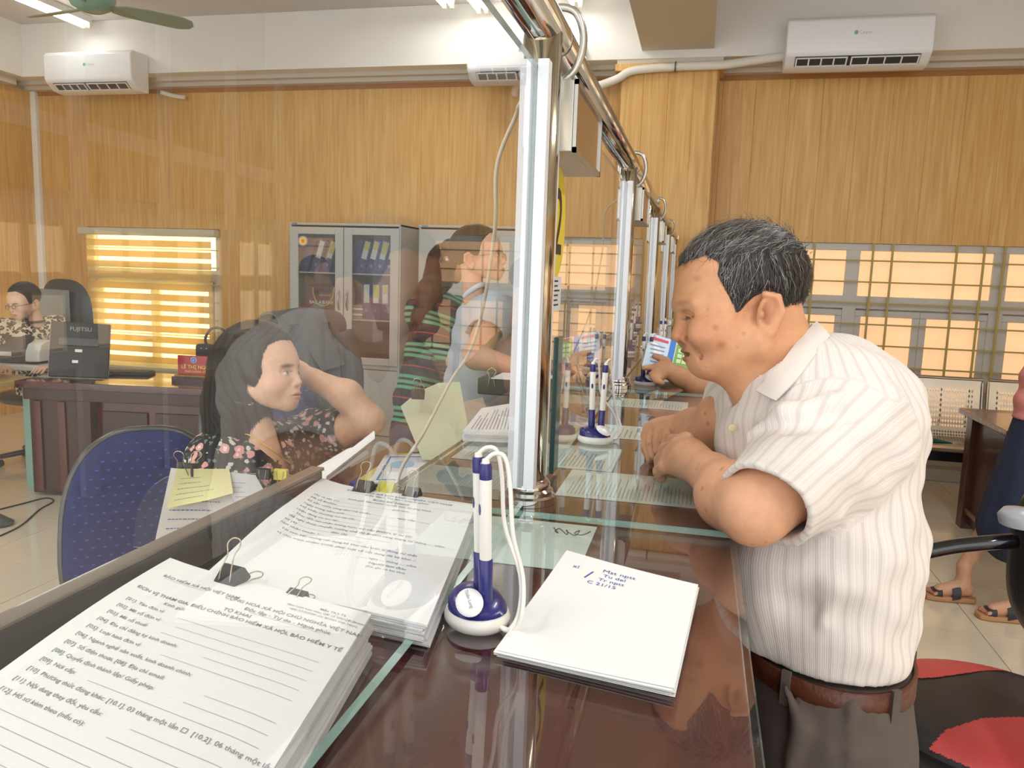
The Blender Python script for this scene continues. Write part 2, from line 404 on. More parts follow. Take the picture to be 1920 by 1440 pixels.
box('head_rail', (-5.94, -4.44), (YB-.12, YB-.03), (1.76, 1.83), mat('rail_cream', '#cfc8ad', .5), bl, .012)
z = 1.76; i = 0
while z > .5:
    h_ = .062 if i % 2 else .04
    box('band', (-5.88, -4.5), (YB-.075-.002*(i % 2), YB-.073-.002*(i % 2)), (z-h_, z), clm if i % 2 else shm, bl); z -= h_; i += 1
box('bottom_bar', (-5.88, -4.5), (YB-.085, YB-.065), (z-.03, z), mat('rail_cream', '#cfc8ad', .5), bl, .006)
# corner trunking
struct(box('trim_7', (XL+.0, XL+.075), (YB-.05, YB), (0.3, ZW), mat('white_pvc', '#efeeea', .4), None, .006))
# fluorescent battens --------------------------------------------------------------------------
tubem = mat('tube_light', '#fffaf0', .4, emit=5)
def batten(x, y, label, pw=9, two=True):
    t = thing('fluorescent_light', label, 'ceiling light', (x, y, ZC-.11), 'fluorescent battens on the ceiling')
    bev(box('housing', (x-.05, x+.05), (y-.62, y+.62), (ZC-.06, ZC), white, t), .006)
    for s in ((-1, 1) if two else (0,)):
        tube('tube', [(x+s*.032, y-.6, ZC-.085), (x+s*.032, y+.6, ZC-.085)], .014, tubem, t, 10)
        for k in (-1, 1): box('tube_socket', (x+s*.032-.016, x+s*.032+.016), (y+k*.605-.012, y+k*.605+.012), (ZC-.105, ZC-.055), mat('socket_plastic', '#d9d3b0', .5), t, .003)
    lamp('tube_glow', (x, y, ZC-.115), .1, 1.2, pw, parent=t)
LB = [(-5.48, 5.7, 'fluorescent batten on the ceiling beside the green fan'), (-2.07, 5.62, 'fluorescent batten above the partition rail, left one of the pair'),
      (-1.83, 5.76, 'fluorescent batten above the partition rail, right one of the pair'), (-1.07, 5.72, 'fluorescent batten just left of the ceiling beam'),
      (-3.3, 1.9, 'fluorescent batten over the staff desks'), (-1.3, .4, 'fluorescent batten over the near counter'), (1.3, 2.6, 'fluorescent batten over the standing customers'),
      (1.3, -.6, 'fluorescent batten over the public floor nearest the entrance'), (-4.0, -.6, 'fluorescent batten over the far staff corner nearest the entrance')]
for i, l in enumerate(LB): batten(*l, (1.5 if i == 0 else 2.5) if i < 4 else (16 if l[0] > 0 else 11))
# ceiling fan --------------------------------------------------------------------------------------
fc = at(172, -4, 4.3); fg = mat('fan_green', '#6f9d8a', .35); fb = mat('fan_blade', '#7d8a6d', .45)
fan = thing('ceiling_fan', 'green ceiling fan with olive blades hanging at the upper left', 'ceiling fan', fc)
TF = Matrix.Translation(fc)
lathe('motor', [(.0, -.075), (.06, -.07), (.105, -.045), (.12, -.01), (.12, .02), (.09, .05), (.03, .065), (.0, .07)], fg, fan, 28, M=TF)
tube('down_rod', [fc+Vector((0, 0, .05)), Vector((fc.x, fc.y, ZC))], .012, white, fan)
lathe('canopy', [(.0, 0), (.05, .0), (.06, .06), (.0, .06)], white, fan, 20, M=Matrix.Translation((fc.x, fc.y, ZC-.065)))
tip = onz(362, 52, fc.z-.05); a0 = math.atan2(tip.y-fc.y, tip.x-fc.x)
for k in range(3):
    R_ = TF @ Matrix.Rotation(a0+k*2*pi/3, 4, 'Z') @ Matrix.Rotation(-.30, 4, 'X')
    V = []; 
    BLN = ((tip.x-fc.x)**2+(tip.y-fc.y)**2)**.5; q_ = BLN/.64
    out = [(.10, -.03)]+[(a*q_, b) for a, b in ((.16/q_, -.055), (.35, -.066), (.55, -.062), (.62, -.04), (.64, 0), (.62, .035), (.55, .055), (.35, .05), (.16/q_, .04))]+[(.10, .025)]
    extr('blade', out, .006, R_ @ Matrix.Translation((0, 0, -.05)), fb, fan)
# air conditioners -------------------------------------------------------------------------------
acw = mat('ac_plastic', '#f1f3f5', .3); dark = mat('ac_slot', '#3b3d40', .5); acg = mat('ac_grey', '#b9bcc0', .4)
def aircon(x0, x1, z0, label, yb=YB-.30):
    t = thing('air_conditioner', label, 'air conditioner', ((x0+x1)/2, yb, z0), 'white split air conditioners on the beam')
    d = .235; h_ = .33; L_ = x1-x0
    prof = [(0, 0.0), (0, h_), (-d*.86, h_), (-d, h_-.03), (-d, .10), (-d*.93, .068), (-d*.88, .062), (-d*.62, .012), (-d*.3, 0)]
    M_ = Matrix(((0, 0, 1, x0), (1, 0, 0, yb), (0, 1, 0, z0), (0, 0, 0, 1)))
    extr('casing', prof, L_, M_, acw, t, .012)
    A = Vector((x0+.07, yb-d*.91, z0+.066)); B = Vector((x0+.07, yb-d*.60, z0+.010))
    nrm = Vector((0, -.5, -.86)).normalized()
    def slot(u0, u1, v0, v1, lift, m, nm):
        Mx = frame(A, (1, 0, 0), B-A); wv = (B-A).length
        o = MB().box((u0, u1), (v0*wv, v1*wv), (min(lift, lift+.006), max(lift, lift+.006)), M=Mx).build(nm, m, t)
        return o
    Mx = frame(A, (1, 0, 0), B-A); sgn = 1 if (Mx.to_3x3() @ Vector((0, 0, 1))).z < 0 else -1
    slot(0, L_-.14, .05, .95, sgn*.002, dark, 'air_slot')
    for g0, g1 in ((.01, (L_-.14)*.42), ((L_-.14)*.46, L_-.15)):
        for v in (.12, .86): slot(g0, g1, v, v+.09, sgn*.009, acw, 'louvre_rail')
        for q in range(5):
            u = g0+(g1-g0)*q/4; slot(u-.005, u+.005, .12, .95, sgn*.009, acw, 'louvre')
    Ml = Matrix(((1, 0, 0, x0+L_*.46), (0, 0, -1, yb-d-.0005), (0, 1, 0, z0+.2), (0, 0, 0, 1)))
    lettering([('Casper', .035, 0, .03, 'LEFT', 0)], planefn(Ml), acg, t, 'logo_lettering')
    V, F = lathegeo([(0, 0), (.014, 0), (.014, .001), (0, .001)], 16, M=Ml @ Matrix.Translation((.015, .01, 0))); mk('logo_mark', V, F, mat('ac_teal', '#7fb3c4', .4), t)
    return t
aircon(.48, 1.45, 3.055, 'white split air conditioner on the beam right of the pilaster')
aircon(-5.85, -4.945, 3.01, 'white split air conditioner on the beam in the far left corner')
aircon(-1.9, -1.0, 3.01, 'white split air conditioner seen behind the first partition post')
# insulated pipe along the pilaster
pp = [(-1.62, 6.68, 3.0), (-1.58, 6.62, 3.06), (-1.45, 6.55, 3.08), (-1.1, 6.5, 3.08), (-.95, 6.46, 3.0), (-.75, 6.42, 3.04), (-.62, 6.41, 3.10), (-.3, 6.41, 3.12), (.05, 6.41, 3.125), (.35, 6.41, 3.16), (.56, 6.38, 3.17)]
pi_ = thing('insulated_pipe', 'white wrapped pipe sagging across the pilaster to the air conditioner', 'pipe', (-.4, 6.4, 3.1))
tube('pipe_wrap', pp, .032, mat('pipe_wrap', '#e4dfd2', .7, bump=.3, bscale=60), pi_, 12, sm=6)
tube('pipe_clip', [(-.3+.034*cos(a)*0, 6.41+.036*cos(a), 3.12+.036*sin(a)) for a in np.linspace(0, 2*pi, 17)[:-1]], .006, mat('steel_dark', '#77736c', .4, .8), pi_, 6, True)
tube('drain_pipe', [(-4.97, 6.62, 3.07), (-4.85, 6.66, 3.04), (-4.75, 6.67, 3.03)], .02, mat('pipe_wrap', '#e4dfd2'), thing('drain_pipe_stub', 'short white drain pipe under the far left air conditioner', 'pipe', (-4.85, 6.66, 3.04)), 10, sm=4)
# ================================================================ the counter and its partition
XG, ZT = -.225, 1.18
mahog = mat('mahogany', '#5a1f1a', .22, noise=.25, scale=3, stretch=(14, 1.2, 14), coat=.6)
mahog2 = mat('dark_mahogany', '#3a1512', .3, noise=.25, scale=3, stretch=(6, 6, 1), coat=.3)
chrome = mat('polished_steel', '#d2cdc6', .07, 1)
brass = mat('warm_steel', '#cdc2a8', .14, 1)
cglass = glass('partition_glass', (.968, .976, .974), 1.72, .012, .035)
tglass = glass('table_glass', (.93, .965, .95), 1.75, .008, .03)
gedge = mat('glass_edge', '#8db3a9', .15, noise=.1, scale=30, coat=.5); gdark = mat('glass_edge_dark', '#28443f', .2)
whitep = mat('white_aluminium', '#e9ebee', .35); paper = mat('white_paper', '#f4f4f2', .75); paper2 = mat('paper_edge', '#d9d9d8', .8, noise=.2, scale=3, stretch=(1, 1, 700))
ink = mat('black_ink', '#3a3a3e', .8); inkg = mat('grey_ink', '#94969a', .8); blue_ink = mat('blue_pen_ink', '#4a5aa8', .8)
PY_ = [1.08, 2.34, 3.66, 4.98, 6.3]
ct = thing('service_counter', 'long dark mahogany service counter with a glossy glass-covered top', 'counter', (-.2, 3, 0))
bev(box('worktop', (-.435, .058), (1.03, 6.44), (1.13, 1.17), mahog, ct), .003)
bev(box('worktop', (-.53, .058), (-.6, 1.028), (1.13, 1.17), mahog, ct), .003)
for i in range(6):
    y0 = -.6+i*1.18; bev(box('front_panel', (-.02, .03), (y0+.004, y0+1.176), (.06, 1.13), mahog2, ct), .003)
box('plinth', (-.36, .0), (-.6, 6.44), (0, .08), mat('plinth_black', '#1d1715', .5), ct)
box('back_panel', (-.36, -.34), (-.6, 6.44), (.08, 1.13), mahog2, ct)
# glass sheets lying on the top
def gslab(name, x, y, z, mg, parent=None, me=None, main='z'):
    V = boxv(*x, *y, *z); ax = {'x': (3, 5), 'z': (0, 1), 'y': (2, 4)}[main]
    return mk(name, V, BF, [mg, me or gedge], parent, False, [0 if i in ax else 1 for i in range(6)])
ys = [-.6, 1.028, 2.31, 3.63, 4.95, 6.44]
gl_lab = ['clear glass sheet on the counter under the nearest pen stand', 'clear glass sheet on the counter under the old man\'s forearms', 'clear glass sheet on the counter under the second customer\'s hand', 'clear glass sheet on the counter past the third post', 'clear glass sheet on the far end of the counter']
for i in range(5):
    o = gslab('glass_sheet', (-.435 if i else -.52, .062), (ys[i]+.0015, ys[i+1]-.0015), (1.1725, 1.18), tglass); tag(o, gl_lab[i], 'glass sheet', 'glass sheets covering the counter')
# partition
pt = thing('glass_partition', 'tall clear glass partition with steel posts and a steel top rail', 'partition', (XG, 3, ZT))
ZR = 1.832
tube('rail', [(XG, -.6, ZR), (XG, 6.36, ZR)], .0275, chrome, pt, 32)
lathe('rail_cap', [(0, 0), (.03, 0), (.03, .012), (.0, .02)], brass, pt, 20, M=Matrix.Translation((XG, 6.36, ZR)) @ Matrix.Rotation(-pi/2, 4, 'X'))
gp = [(0, 0), (.041, 0), (.041, .010), (.037, .0125), (.037, .018), (.033, .021), (.033, .028), (.029, .033), (.0265, .035)]
fl_me = None
for k, y in enumerate(PY_+[-.22]):
    p = tube('post', [(XG, y, ZT), (XG, y, ZR-.012)], .0255, brass, pt, 28)
    lathe('flange', gp, chrome, p, 32, M=Matrix.Translation((XG, y, ZT+.0005)))
    for s in (-1, 1):
        ya = y+s*.0245; yb = y+s*.050
        mb = MB()
        for q in (-1, 1): mb.box((XG+.0045, XG+.0185) if q > 0 else (XG-.0185, XG-.0045), (min(ya, yb), max(ya, yb)), (ZT+.03, 1.775))
        mb.box((XG-.0185, XG+.0185), (min(ya, ya+s*.003), max(ya, ya+s*.003)), (ZT+.03, 1.775))
        mb.build('glass_channel', whitep, p)
for i in range(-1, 4):
    y0 = (PY_[i] if i >= 0 else -.22)+.032; y1 = PY_[i+1]-.032
    if i == 0: box('glass_fin', (XG+.0045, XG+.0125), (1.222, 1.262), (1.186, 1.406), gdark, pt, .001)
    gslab('pane', (XG-.004, XG+.004), (y0, y1), (1.186, 1.768), cglass, pt, main='x')
# queue display boxes hung from the rail
scrm = mat('display_screen', '#7d5c41', .18, coat=.4); silver = mat('brushed_silver', '#b8b4aa', .28, .85)
def display(y, label, cord=True):
    t = thing('queue_display', label, 'display', (XG, y, 1.72), 'queue number displays on the rail')
    x0, x1, y0, y1, z0, z1 = -.262, -.188, y, y+.275, 1.674, 1.772
    bev(box('case', (x0, x1), (y0, y1), (z0, z1), silver, t), .002)
    s = box('screen', (x1, x1+.002), (y0+.008, y1-.008), (z0+.007, z1-.007), scrm, t)
    for (a, b, c, d) in ((y0, y1, z0, z0+.007), (y0, y1, z1-.007, z1), (y0, y0+.008, z0, z1), (y1-.008, y1, z0, z1)): box('screen_bezel', (x1, x1+.005), (a, b), (c, d), silver, s)
    for dz in (.02, .055): lathe('screw', [(0, 0), (.003, 0), (.003, .001), (0, .0015)], mat('black_plastic', '#18181a', .4), t, 8, M=Matrix.Translation((x0+.03, y0, z0+dz)) @ Matrix.Rotation(pi/2, 4, 'X'))
    hook = [(XG-.0, y+.03, 1.77), (XG+.03, y+.03, 1.79), (XG+.042, y+.03, 1.83), (XG+.03, y+.03, 1.868), (XG, y+.03, 1.876), (XG-.03, y+.03, 1.862), (XG-.04, y+.03, 1.83), (XG-.03, y+.03, 1.785)]
    tube('hook', hook, .0055, silver, t, 8, sm=5)
    return t
dl = ['silver queue display box with a brown screen beside the first post', 'silver queue display box just past the second post', 'silver queue display box just past the third post', 'silver queue display box at the fourth post, farthest of all']
for y, l in zip((1.125, 2.42, 3.75, 5.05), dl): display(y, l)
cordm = mat('cream_cable', '#d8cfbb', .6)
def cord(name, label, pts, r, m=cordm):
    t = thing(name, label, 'cable', pts[-1]); tube('cable', pts, r, m, t, 8, sm=8); return t
cord('display_cable', 'cream cable curving down behind the first glass pane from the display', [Vector((XG-.03, 1.135, 1.76)), Vector((XG-.045, 1.14, 1.74)), onx(968, 215, -.30), onx(932, 310, -.33), onx(928, 430, -.34), onx(905, 580, -.40), onx(880, 660, -.45), onx(845, 715, -.50), onx(795, 810, -.52), onx(757, 870, -.50), onx(742, 912, -.485)], .0034)
cord('display_cable', 'thin pale cable hanging behind the second glass pane', [Vector((XG-.03, 2.43, 1.74)), onx(1135, 400, -.33), onx(1128, 480, -.36), onx(1108, 580, -.42), onx(1080, 650, -.5), onx(1060, 690, -.55)], .003)
# yellow number sign and small notice on the second pane
yel = mat('yellow_card', '#e8d63c', .4); blk = mat('black_print', '#2a1c10', .5)
sg = thing('number_sign', 'yellow oval sign with a black number 2 stuck on the glass', 'sign', (XG+.006, 1.225, 1.58))
Ms = Matrix(((0, 0, 1, XG+.0045), (1, 0, 0, 1.215), (0, 1, 0, 1.583), (0, 0, 0, 1)))
extr('card', [(.062*cos(a), .082*sin(a)) for a in np.linspace(0, 2*pi, 41)[:-1]], .001, Ms, yel, sg)
lettering([('2', 0, -.047, .14, 'CENTER', .01)], planefn(Ms @ Matrix.Translation((0, 0, .001))), blk, sg, 'number')
nt_ = thing('notice', 'small white printed notice under the yellow number sign', 'notice', (XG+.005, 1.2, 1.47))
Mn = Matrix(((0, 0, 1, XG+.0045), (1, 0, 0, 1.165), (0, 1, 0, 1.448), (0, 0, 0, 1)))
extr('sheet', [(0, 0), (.1, 0), (.1, .052), (0, .052)], .0006, Mn, mat('notice_paper', '#dfe4e6', .6), nt_)
V, F = dashes(.1, .052, 6, th=.35, seed=5); printed(V, F, planefn(Mn @ Matrix.Translation((0, 0, .0006))), ink, nt_)
# dark upstand along the staff edge of the first bay
us = thing('counter_upstand', 'low dark grey upstand with brown top edge along the staff side', 'upstand', (-.5, .3, ZT))
upm = mat('dark_laminate', '#3b3d42', .12, coat=.6)
bev(box('board', (-.512, -.497), (-.6, .985), (1.1805, 1.222), upm, us), .002); bev(box('cap', (-.515, -.495), (-.6, .987), (1.222, 1.227), mat('cap_brown', '#746a60', .3, coat=.4), us), .0015)
# ---------------------------------------------------------------- paper
def sheetfn(TL, r, d, lift=lambda u, v: 0):
    TL = Vector(TL); r = Vector(r); d = Vector(d)
    return lambda u, v: TL + r*u + d*v + Vector((0, 0, lift(u, v)))
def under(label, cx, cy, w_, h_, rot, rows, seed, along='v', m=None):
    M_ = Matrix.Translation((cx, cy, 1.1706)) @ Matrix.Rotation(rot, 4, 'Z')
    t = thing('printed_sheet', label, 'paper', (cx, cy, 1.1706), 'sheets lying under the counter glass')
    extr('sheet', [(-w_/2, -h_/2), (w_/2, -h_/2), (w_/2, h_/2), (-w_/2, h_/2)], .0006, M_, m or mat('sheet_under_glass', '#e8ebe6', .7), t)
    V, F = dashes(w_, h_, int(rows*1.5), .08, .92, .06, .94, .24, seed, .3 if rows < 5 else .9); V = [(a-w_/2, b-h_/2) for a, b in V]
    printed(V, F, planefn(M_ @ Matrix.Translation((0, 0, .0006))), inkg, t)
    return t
under('printed sheet under glass beneath the old man\'s forearm', -.085, 1.24, .17, .225, pi/2, 22, 3)
under('printed sheet under glass in front of the second pen stand', -.275, 1.425, .19, .29, pi/2, 24, 4)
under('signed blank sheet under glass beside the first post', -.22, .935, .21, .17, 0, 4, 8)
under('printed sheet under glass beyond the old man\'s hands', -.09, 1.70, .15, .29, pi/2, 16, 6)
under('grey printed sheet under glass on the staff side of the first post', -.335, 1.185, .17, .20, pi/2, 20, 11, m=mat('sheet_grey', '#aab6ba', .7))
under('printed sheet under glass next to the second post', -.12, 2.12, .15, .21, pi/2, 16, 13)
# pen strokes of a signature on the signed sheet
sgt = thing('signature', 'loose dark pen signature on the sheet beside the first post', 'handwriting', (-.16, 1.0, 1.1715))
tube('stroke', [(-.17+.0*i+.006*sin(i*1.9)+i*.004, .985+.012*cos(i*2.3), 1.1716) for i in range(12)], .0006, ink, sgt, 5, sm=4)
# blank note pad
pd = thing('note_paper', 'stack of blank white note sheets with faint blue handwriting', 'paper', (-.07, .72, ZT), None)
c = [Vector((-.131, .860, 0)), Vector((.016, .815, 0)), Vector((-.001, .588, 0)), Vector((-.150, .612, 0))]
def quadfn(c, z, lift): return lambda u, v: (c[0]*(1-u)*(1-v)+c[1]*u*(1-v)+c[2]*u*v+c[3]*(1-u)*v) + Vector((0, 0, z+lift(u, v)))
for i in range(6):
    j = random.Random(i); off = Vector((j.uniform(-.002, .002), j.uniform(-.002, .002), 0))
    cc = [p+off for p in c]; f_ = quadfn(cc, 1.1808+i*.0011, lambda u, v, i=i: (.005*(1-u)**2*(1-v)**3+.002*u*u*v*v+.001*sin(v*3))*(i+1)/6)
    s_ = surf('sheet', lambda u, v: f_(v, u), 10, 10, .0006, paper, pd)
last = quadfn(c, 1.1808+5*.0011, lambda u, v: .005*(1-u)**2*(1-v)**3+.002*u*u*v*v+.001*sin(v*3))
def padfn(x, y): return last(x/.155, 1-y/.235), Vector((0, 0, 1))
lettering([('xl', .018, .198, .011, 'LEFT', 0), ('Mst nptt', .052, .205, .011, 'LEFT', 0), ('Tu del', .055, .193, .010, 'LEFT', 0), ('Tr nptt', .052, .181, .010, 'LEFT', 0), ('C 21/15', .042, .169, .010, 'LEFT', 0), ('/', .036, .18, .028, 'LEFT', 0)], padfn, blue_ink, pd, 'handwriting')
# form stacks ------------------------------------------------------------------------------------
def formstack(label, TL, r, d, n, h_, lift, items, group, jit=.004):
    t = thing('form_stack', label, 'paper stack', (TL[0]+r[0]/2+d[0]/2, TL[1]+d[1]/2, ZT), group)
    TL = Vector(TL); r = Vector(r); d = Vector(d); rnd = random.Random(len(items))
    for i in range(n):
        k = (i+1)/n; z0 = 1.1815+h_*i/n
        o = Vector((rnd.uniform(-1, 1)*jit, rnd.uniform(-1, 1)*jit, 0)); o.x = max(o.x, -.004) if True else 0
        ff = lambda u, v, z0=z0, k=k, o=o: Vector((TL.x, TL.y, 0))+o*(0 if k == 1 else 1)+r*u+d*v+Vector((0, 0, z0+lift(u, v)*k))
        surf('sheet', lambda u, v: ff(v, u), 16, 14, h_/n*.8, paper if i == n-1 else paper2, t)
    top = ff
    W_, H_ = .21, .297
    def fn(x, y):
        u = x/W_; v = 1-y/H_; p = top(u, v); e_ = .01
        a = top(u+e_, v)-top(u, v); b = top(u, v)-top(u, v+e_); return p, a.cross(b).normalized()
    mb = [i for i in items if isinstance(i[0], str)]
    lettering(mb, fn, mat('form_ink', '#85868b', .8), t, 'lettering')
    V = []; F = []
    for it in items:
        if not isinstance(it[0], str):
            x0, x1, y, th = it; n_ = len(V); m_ = 14
            for q in range(m_+1): V += [(x0+(x1-x0)*q/m_, y-th), (x0+(x1-x0)*q/m_, y)]
            F += [(n_+2*q, n_+2*q+2, n_+2*q+3, n_+2*q+1) for q in range(m_)]
    if V: printed(V, F, fn, inkg, t, 'rule_lines')
    return t, top
it1 = [('BẢO HIỂM XÃ HỘI VIỆT NAM', .016, .262, .0062, 'LEFT', .004), ('CỘNG HOÀ XÃ HỘI CHỦ NGHĨA VIỆT NAM', .150, .258, .0064, 'CENTER', .006), ('Độc lập - Tự do - Hạnh phúc', .150, .249, .0066, 'CENTER', .006),
       ('Mẫu TK3-TS', .180, .281, .0045, 'CENTER', .004), ('(Ban hành kèm theo QĐ số 505/QĐ-BHXH', .175, .2755, .0040, 'CENTER', 0), ('ngày 27/3/2020 của BHXH Việt Nam)', .175, .270, .0040, 'CENTER', 0),
       ('TỜ KHAI', .108, .2395, .0068, 'CENTER', .008), ('ĐƠN VỊ THAM GIA, ĐIỀU CHỈNH BẢO HIỂM XÃ HỘI, BẢO HIỂM Y TẾ', .108, .2315, .0063, 'CENTER', .008), ('Kính gửi:', .045, .222, .0062, 'LEFT', 0)]
rows1 = ['[01]. Tên đơn vị:', '[02]. Mã số đơn vị:', '[03]. Mã số thuế:', '[04]. Địa chỉ đăng ký kinh doanh:', '[05]. Loại hình đơn vị:', '[06]. Ngành nghề sản xuất, kinh doanh chính:', '[07]. Số điện thoại, [08]. Địa chỉ email:', '[08]. Quyết định thành lập/ Giấy phép:', '[09]. Nơi cấp:', '[10]. Phương thức đóng khác: [10.1]. 03 tháng một lần □  [10.2]. 06 tháng một lần □', '[11]. Nội dung thay đổi, yêu cầu:', '[12]. Hồ sơ kèm theo (nếu có):']
y = .211
for i, s_ in enumerate(rows1):
    it1.append((s_, .014, y, .0058, 'LEFT', .002)); x0 = .014+len(s_)*.0030+.004
    if x0 < .15: it1.append((x0, .196, y-.0004, .0003))
    y -= .0122
for i in range(5): it1.append((.014, .196, y-.0004, .0003)); y -= .011
it1.append((.020, .062, .2605, .0003)); it1.append((.118, .182, .2475, .0003))
cu1 = lambda u, v: .005*max(0, 1-u/.22)**2*(.5+.5*sin(v*5)) + .002*sin(v*2.5) - .006*max(0, u-.85)*4*v
s1, top1 = formstack('thick stack of printed forms nearest the camera with a black clip', (-.486, .643, 0), (.234, -.055, 0), (.046, -.322, 0), 12, .036, cu1, it1, 'clipped stacks of A4 forms', .005)
it2 = [('CỘNG HÒA XÃ HỘI CHỦ NGHĨA VIỆT NAM', .112, .277, .0070, 'CENTER', .008), ('Độc lập - Tự do - Hạnh phúc', .112, .268, .0070, 'CENTER', .008), ('ĐƠN ĐỀ NGHỊ', .108, .255, .0070, 'CENTER', .008), ('Kính gửi: Bảo hiểm xã hội tỉnh Quảng Ninh', .108, .246, .0060, 'CENTER', .002)]
rows2 = ['Họ và tên (1): ................................................ giới tính: ......', 'Mã số BHXH: ............................', 'Số căn cước công dân/ hộ chiếu: ..................... ngày cấp: ...........', 'Ngày tháng năm sinh: .................................', 'Hộ khẩu thường trú tại (2): .......................................................', 'Hiện đang cư trú tại: ..............................................................', '- Thay đổi nơi nhận lương hưu, trợ cấp BHXH, lý do (3):', 'đề nghị được chuyển hưởng chế độ BHXH hàng tháng từ tháng .... năm ......', 'từ (4): ........................... đến (5): ...................................', 'Nơi nhận khoản 1: ...................................', 'Tôi cam kết những nội dung kê khai nêu trên là đúng sự thật', 'và chịu trách nhiệm trước pháp luật về nội dung đã kê khai ./.']
y = .234
for i, s_ in enumerate(rows2): it2.append((s_, .012 if i < 10 else .018, y, .0062, 'LEFT', .004 if 5 < i < 9 else .001)); y -= .0112
it2 += [('........, ngày .... tháng .... năm .....', .15, y-.002, .0058, 'CENTER', 0), ('Người làm đơn', .15, y-.012, .0062, 'CENTER', .006), ('(Ký, ghi rõ họ tên)', .15, y-.02, .0054, 'CENTER', 0)]
cu2 = lambda u, v: .014*max(0, 1-u/.25)**2*(.4+.6*math.exp(-((v-.55)/.35)**2)) + .003*math.exp(-((v-.1)/.2)**2) - .006*max(0, u-.7)*v
s2, top2 = formstack('stack of printed application forms clipped beside the first post', (-.497, .985, 0), (.232, -.030, 0), (.055, -.345, 0), 9, .024, cu2, it2, 'clipped stacks of A4 forms', .005)
# binder clips
blackm = mat('clip_black', '#1c1c1f', .35); wire = mat('clip_wire', '#b9ad97', .25, .9); yelclip = mat('clip_yellow', '#c9c13a', .4)
def clip(label, loc, rz, tilt, m=blackm, s=1, up=1.0):
    t = thing('binder_clip', label, 'binder clip', (0, 0, 0), 'binder clips')
    pr = [(-.011, -.004), (-.011, .004), (.006, .0075), (.008, .0065), (.008, -.0065), (.006, -.0075)]
    M_ = Matrix(((0, 0, 1, -.0125), (1, 0, 0, 0), (0, 1, 0, 0), (0, 0, 0, 1)))
    extr('clip_body', pr, .025, M_, m, t, .0008)
    for sgn in (1, -1):
        def hp(a): return [(-.0065, -.009, sgn*.005), (-.006, -.001, sgn*(.006+.006*a)), (-.004, .010, sgn*(.006+.012*a)), (-.0075, .018, sgn*(.006+.017*a)), (-.004, .0235, sgn*(.006+.019*a)), (.004, .0235, sgn*(.006+.019*a)), (.0075, .018, sgn*(.006+.017*a)), (.004, .010, sgn*(.006+.012*a)), (.006, -.001, sgn*(.006+.006*a)), (.0065, -.009, sgn*.005)]
        tube('clip_handle', hp(up), .0007, wire, t, 6, sm=4)
    for o in t.children: pass
    t.rotation_mode = 'XYZ'; place(t, loc, rz, tilt, 0, s); return t
def onstack(top, u, v, dz=.0): return top(u, v)+Vector((0, 0, dz))
clip('black binder clip on the top edge of the nearest form stack', onstack(top1, .36, .02, .004), -.22, .6)
clip('wire-handled black clip at the right end of the nearest form stack', onstack(top1, .66, -.0, -.004), -.22, .25, s=.8, up=.3)
clip('black binder clip on the form stack by the first post, left one', onstack(top2, .30, .03, .004), -.12, .55)
clip('yellow binder clip between two black ones by the first post', onstack(top2, .43, -.01, .003), -.1, .7, yelclip, .95)
clip('black binder clip on the form stack by the first post, right one', onstack(top2, .60, -.0, .002), -.12, .6, s=.9)
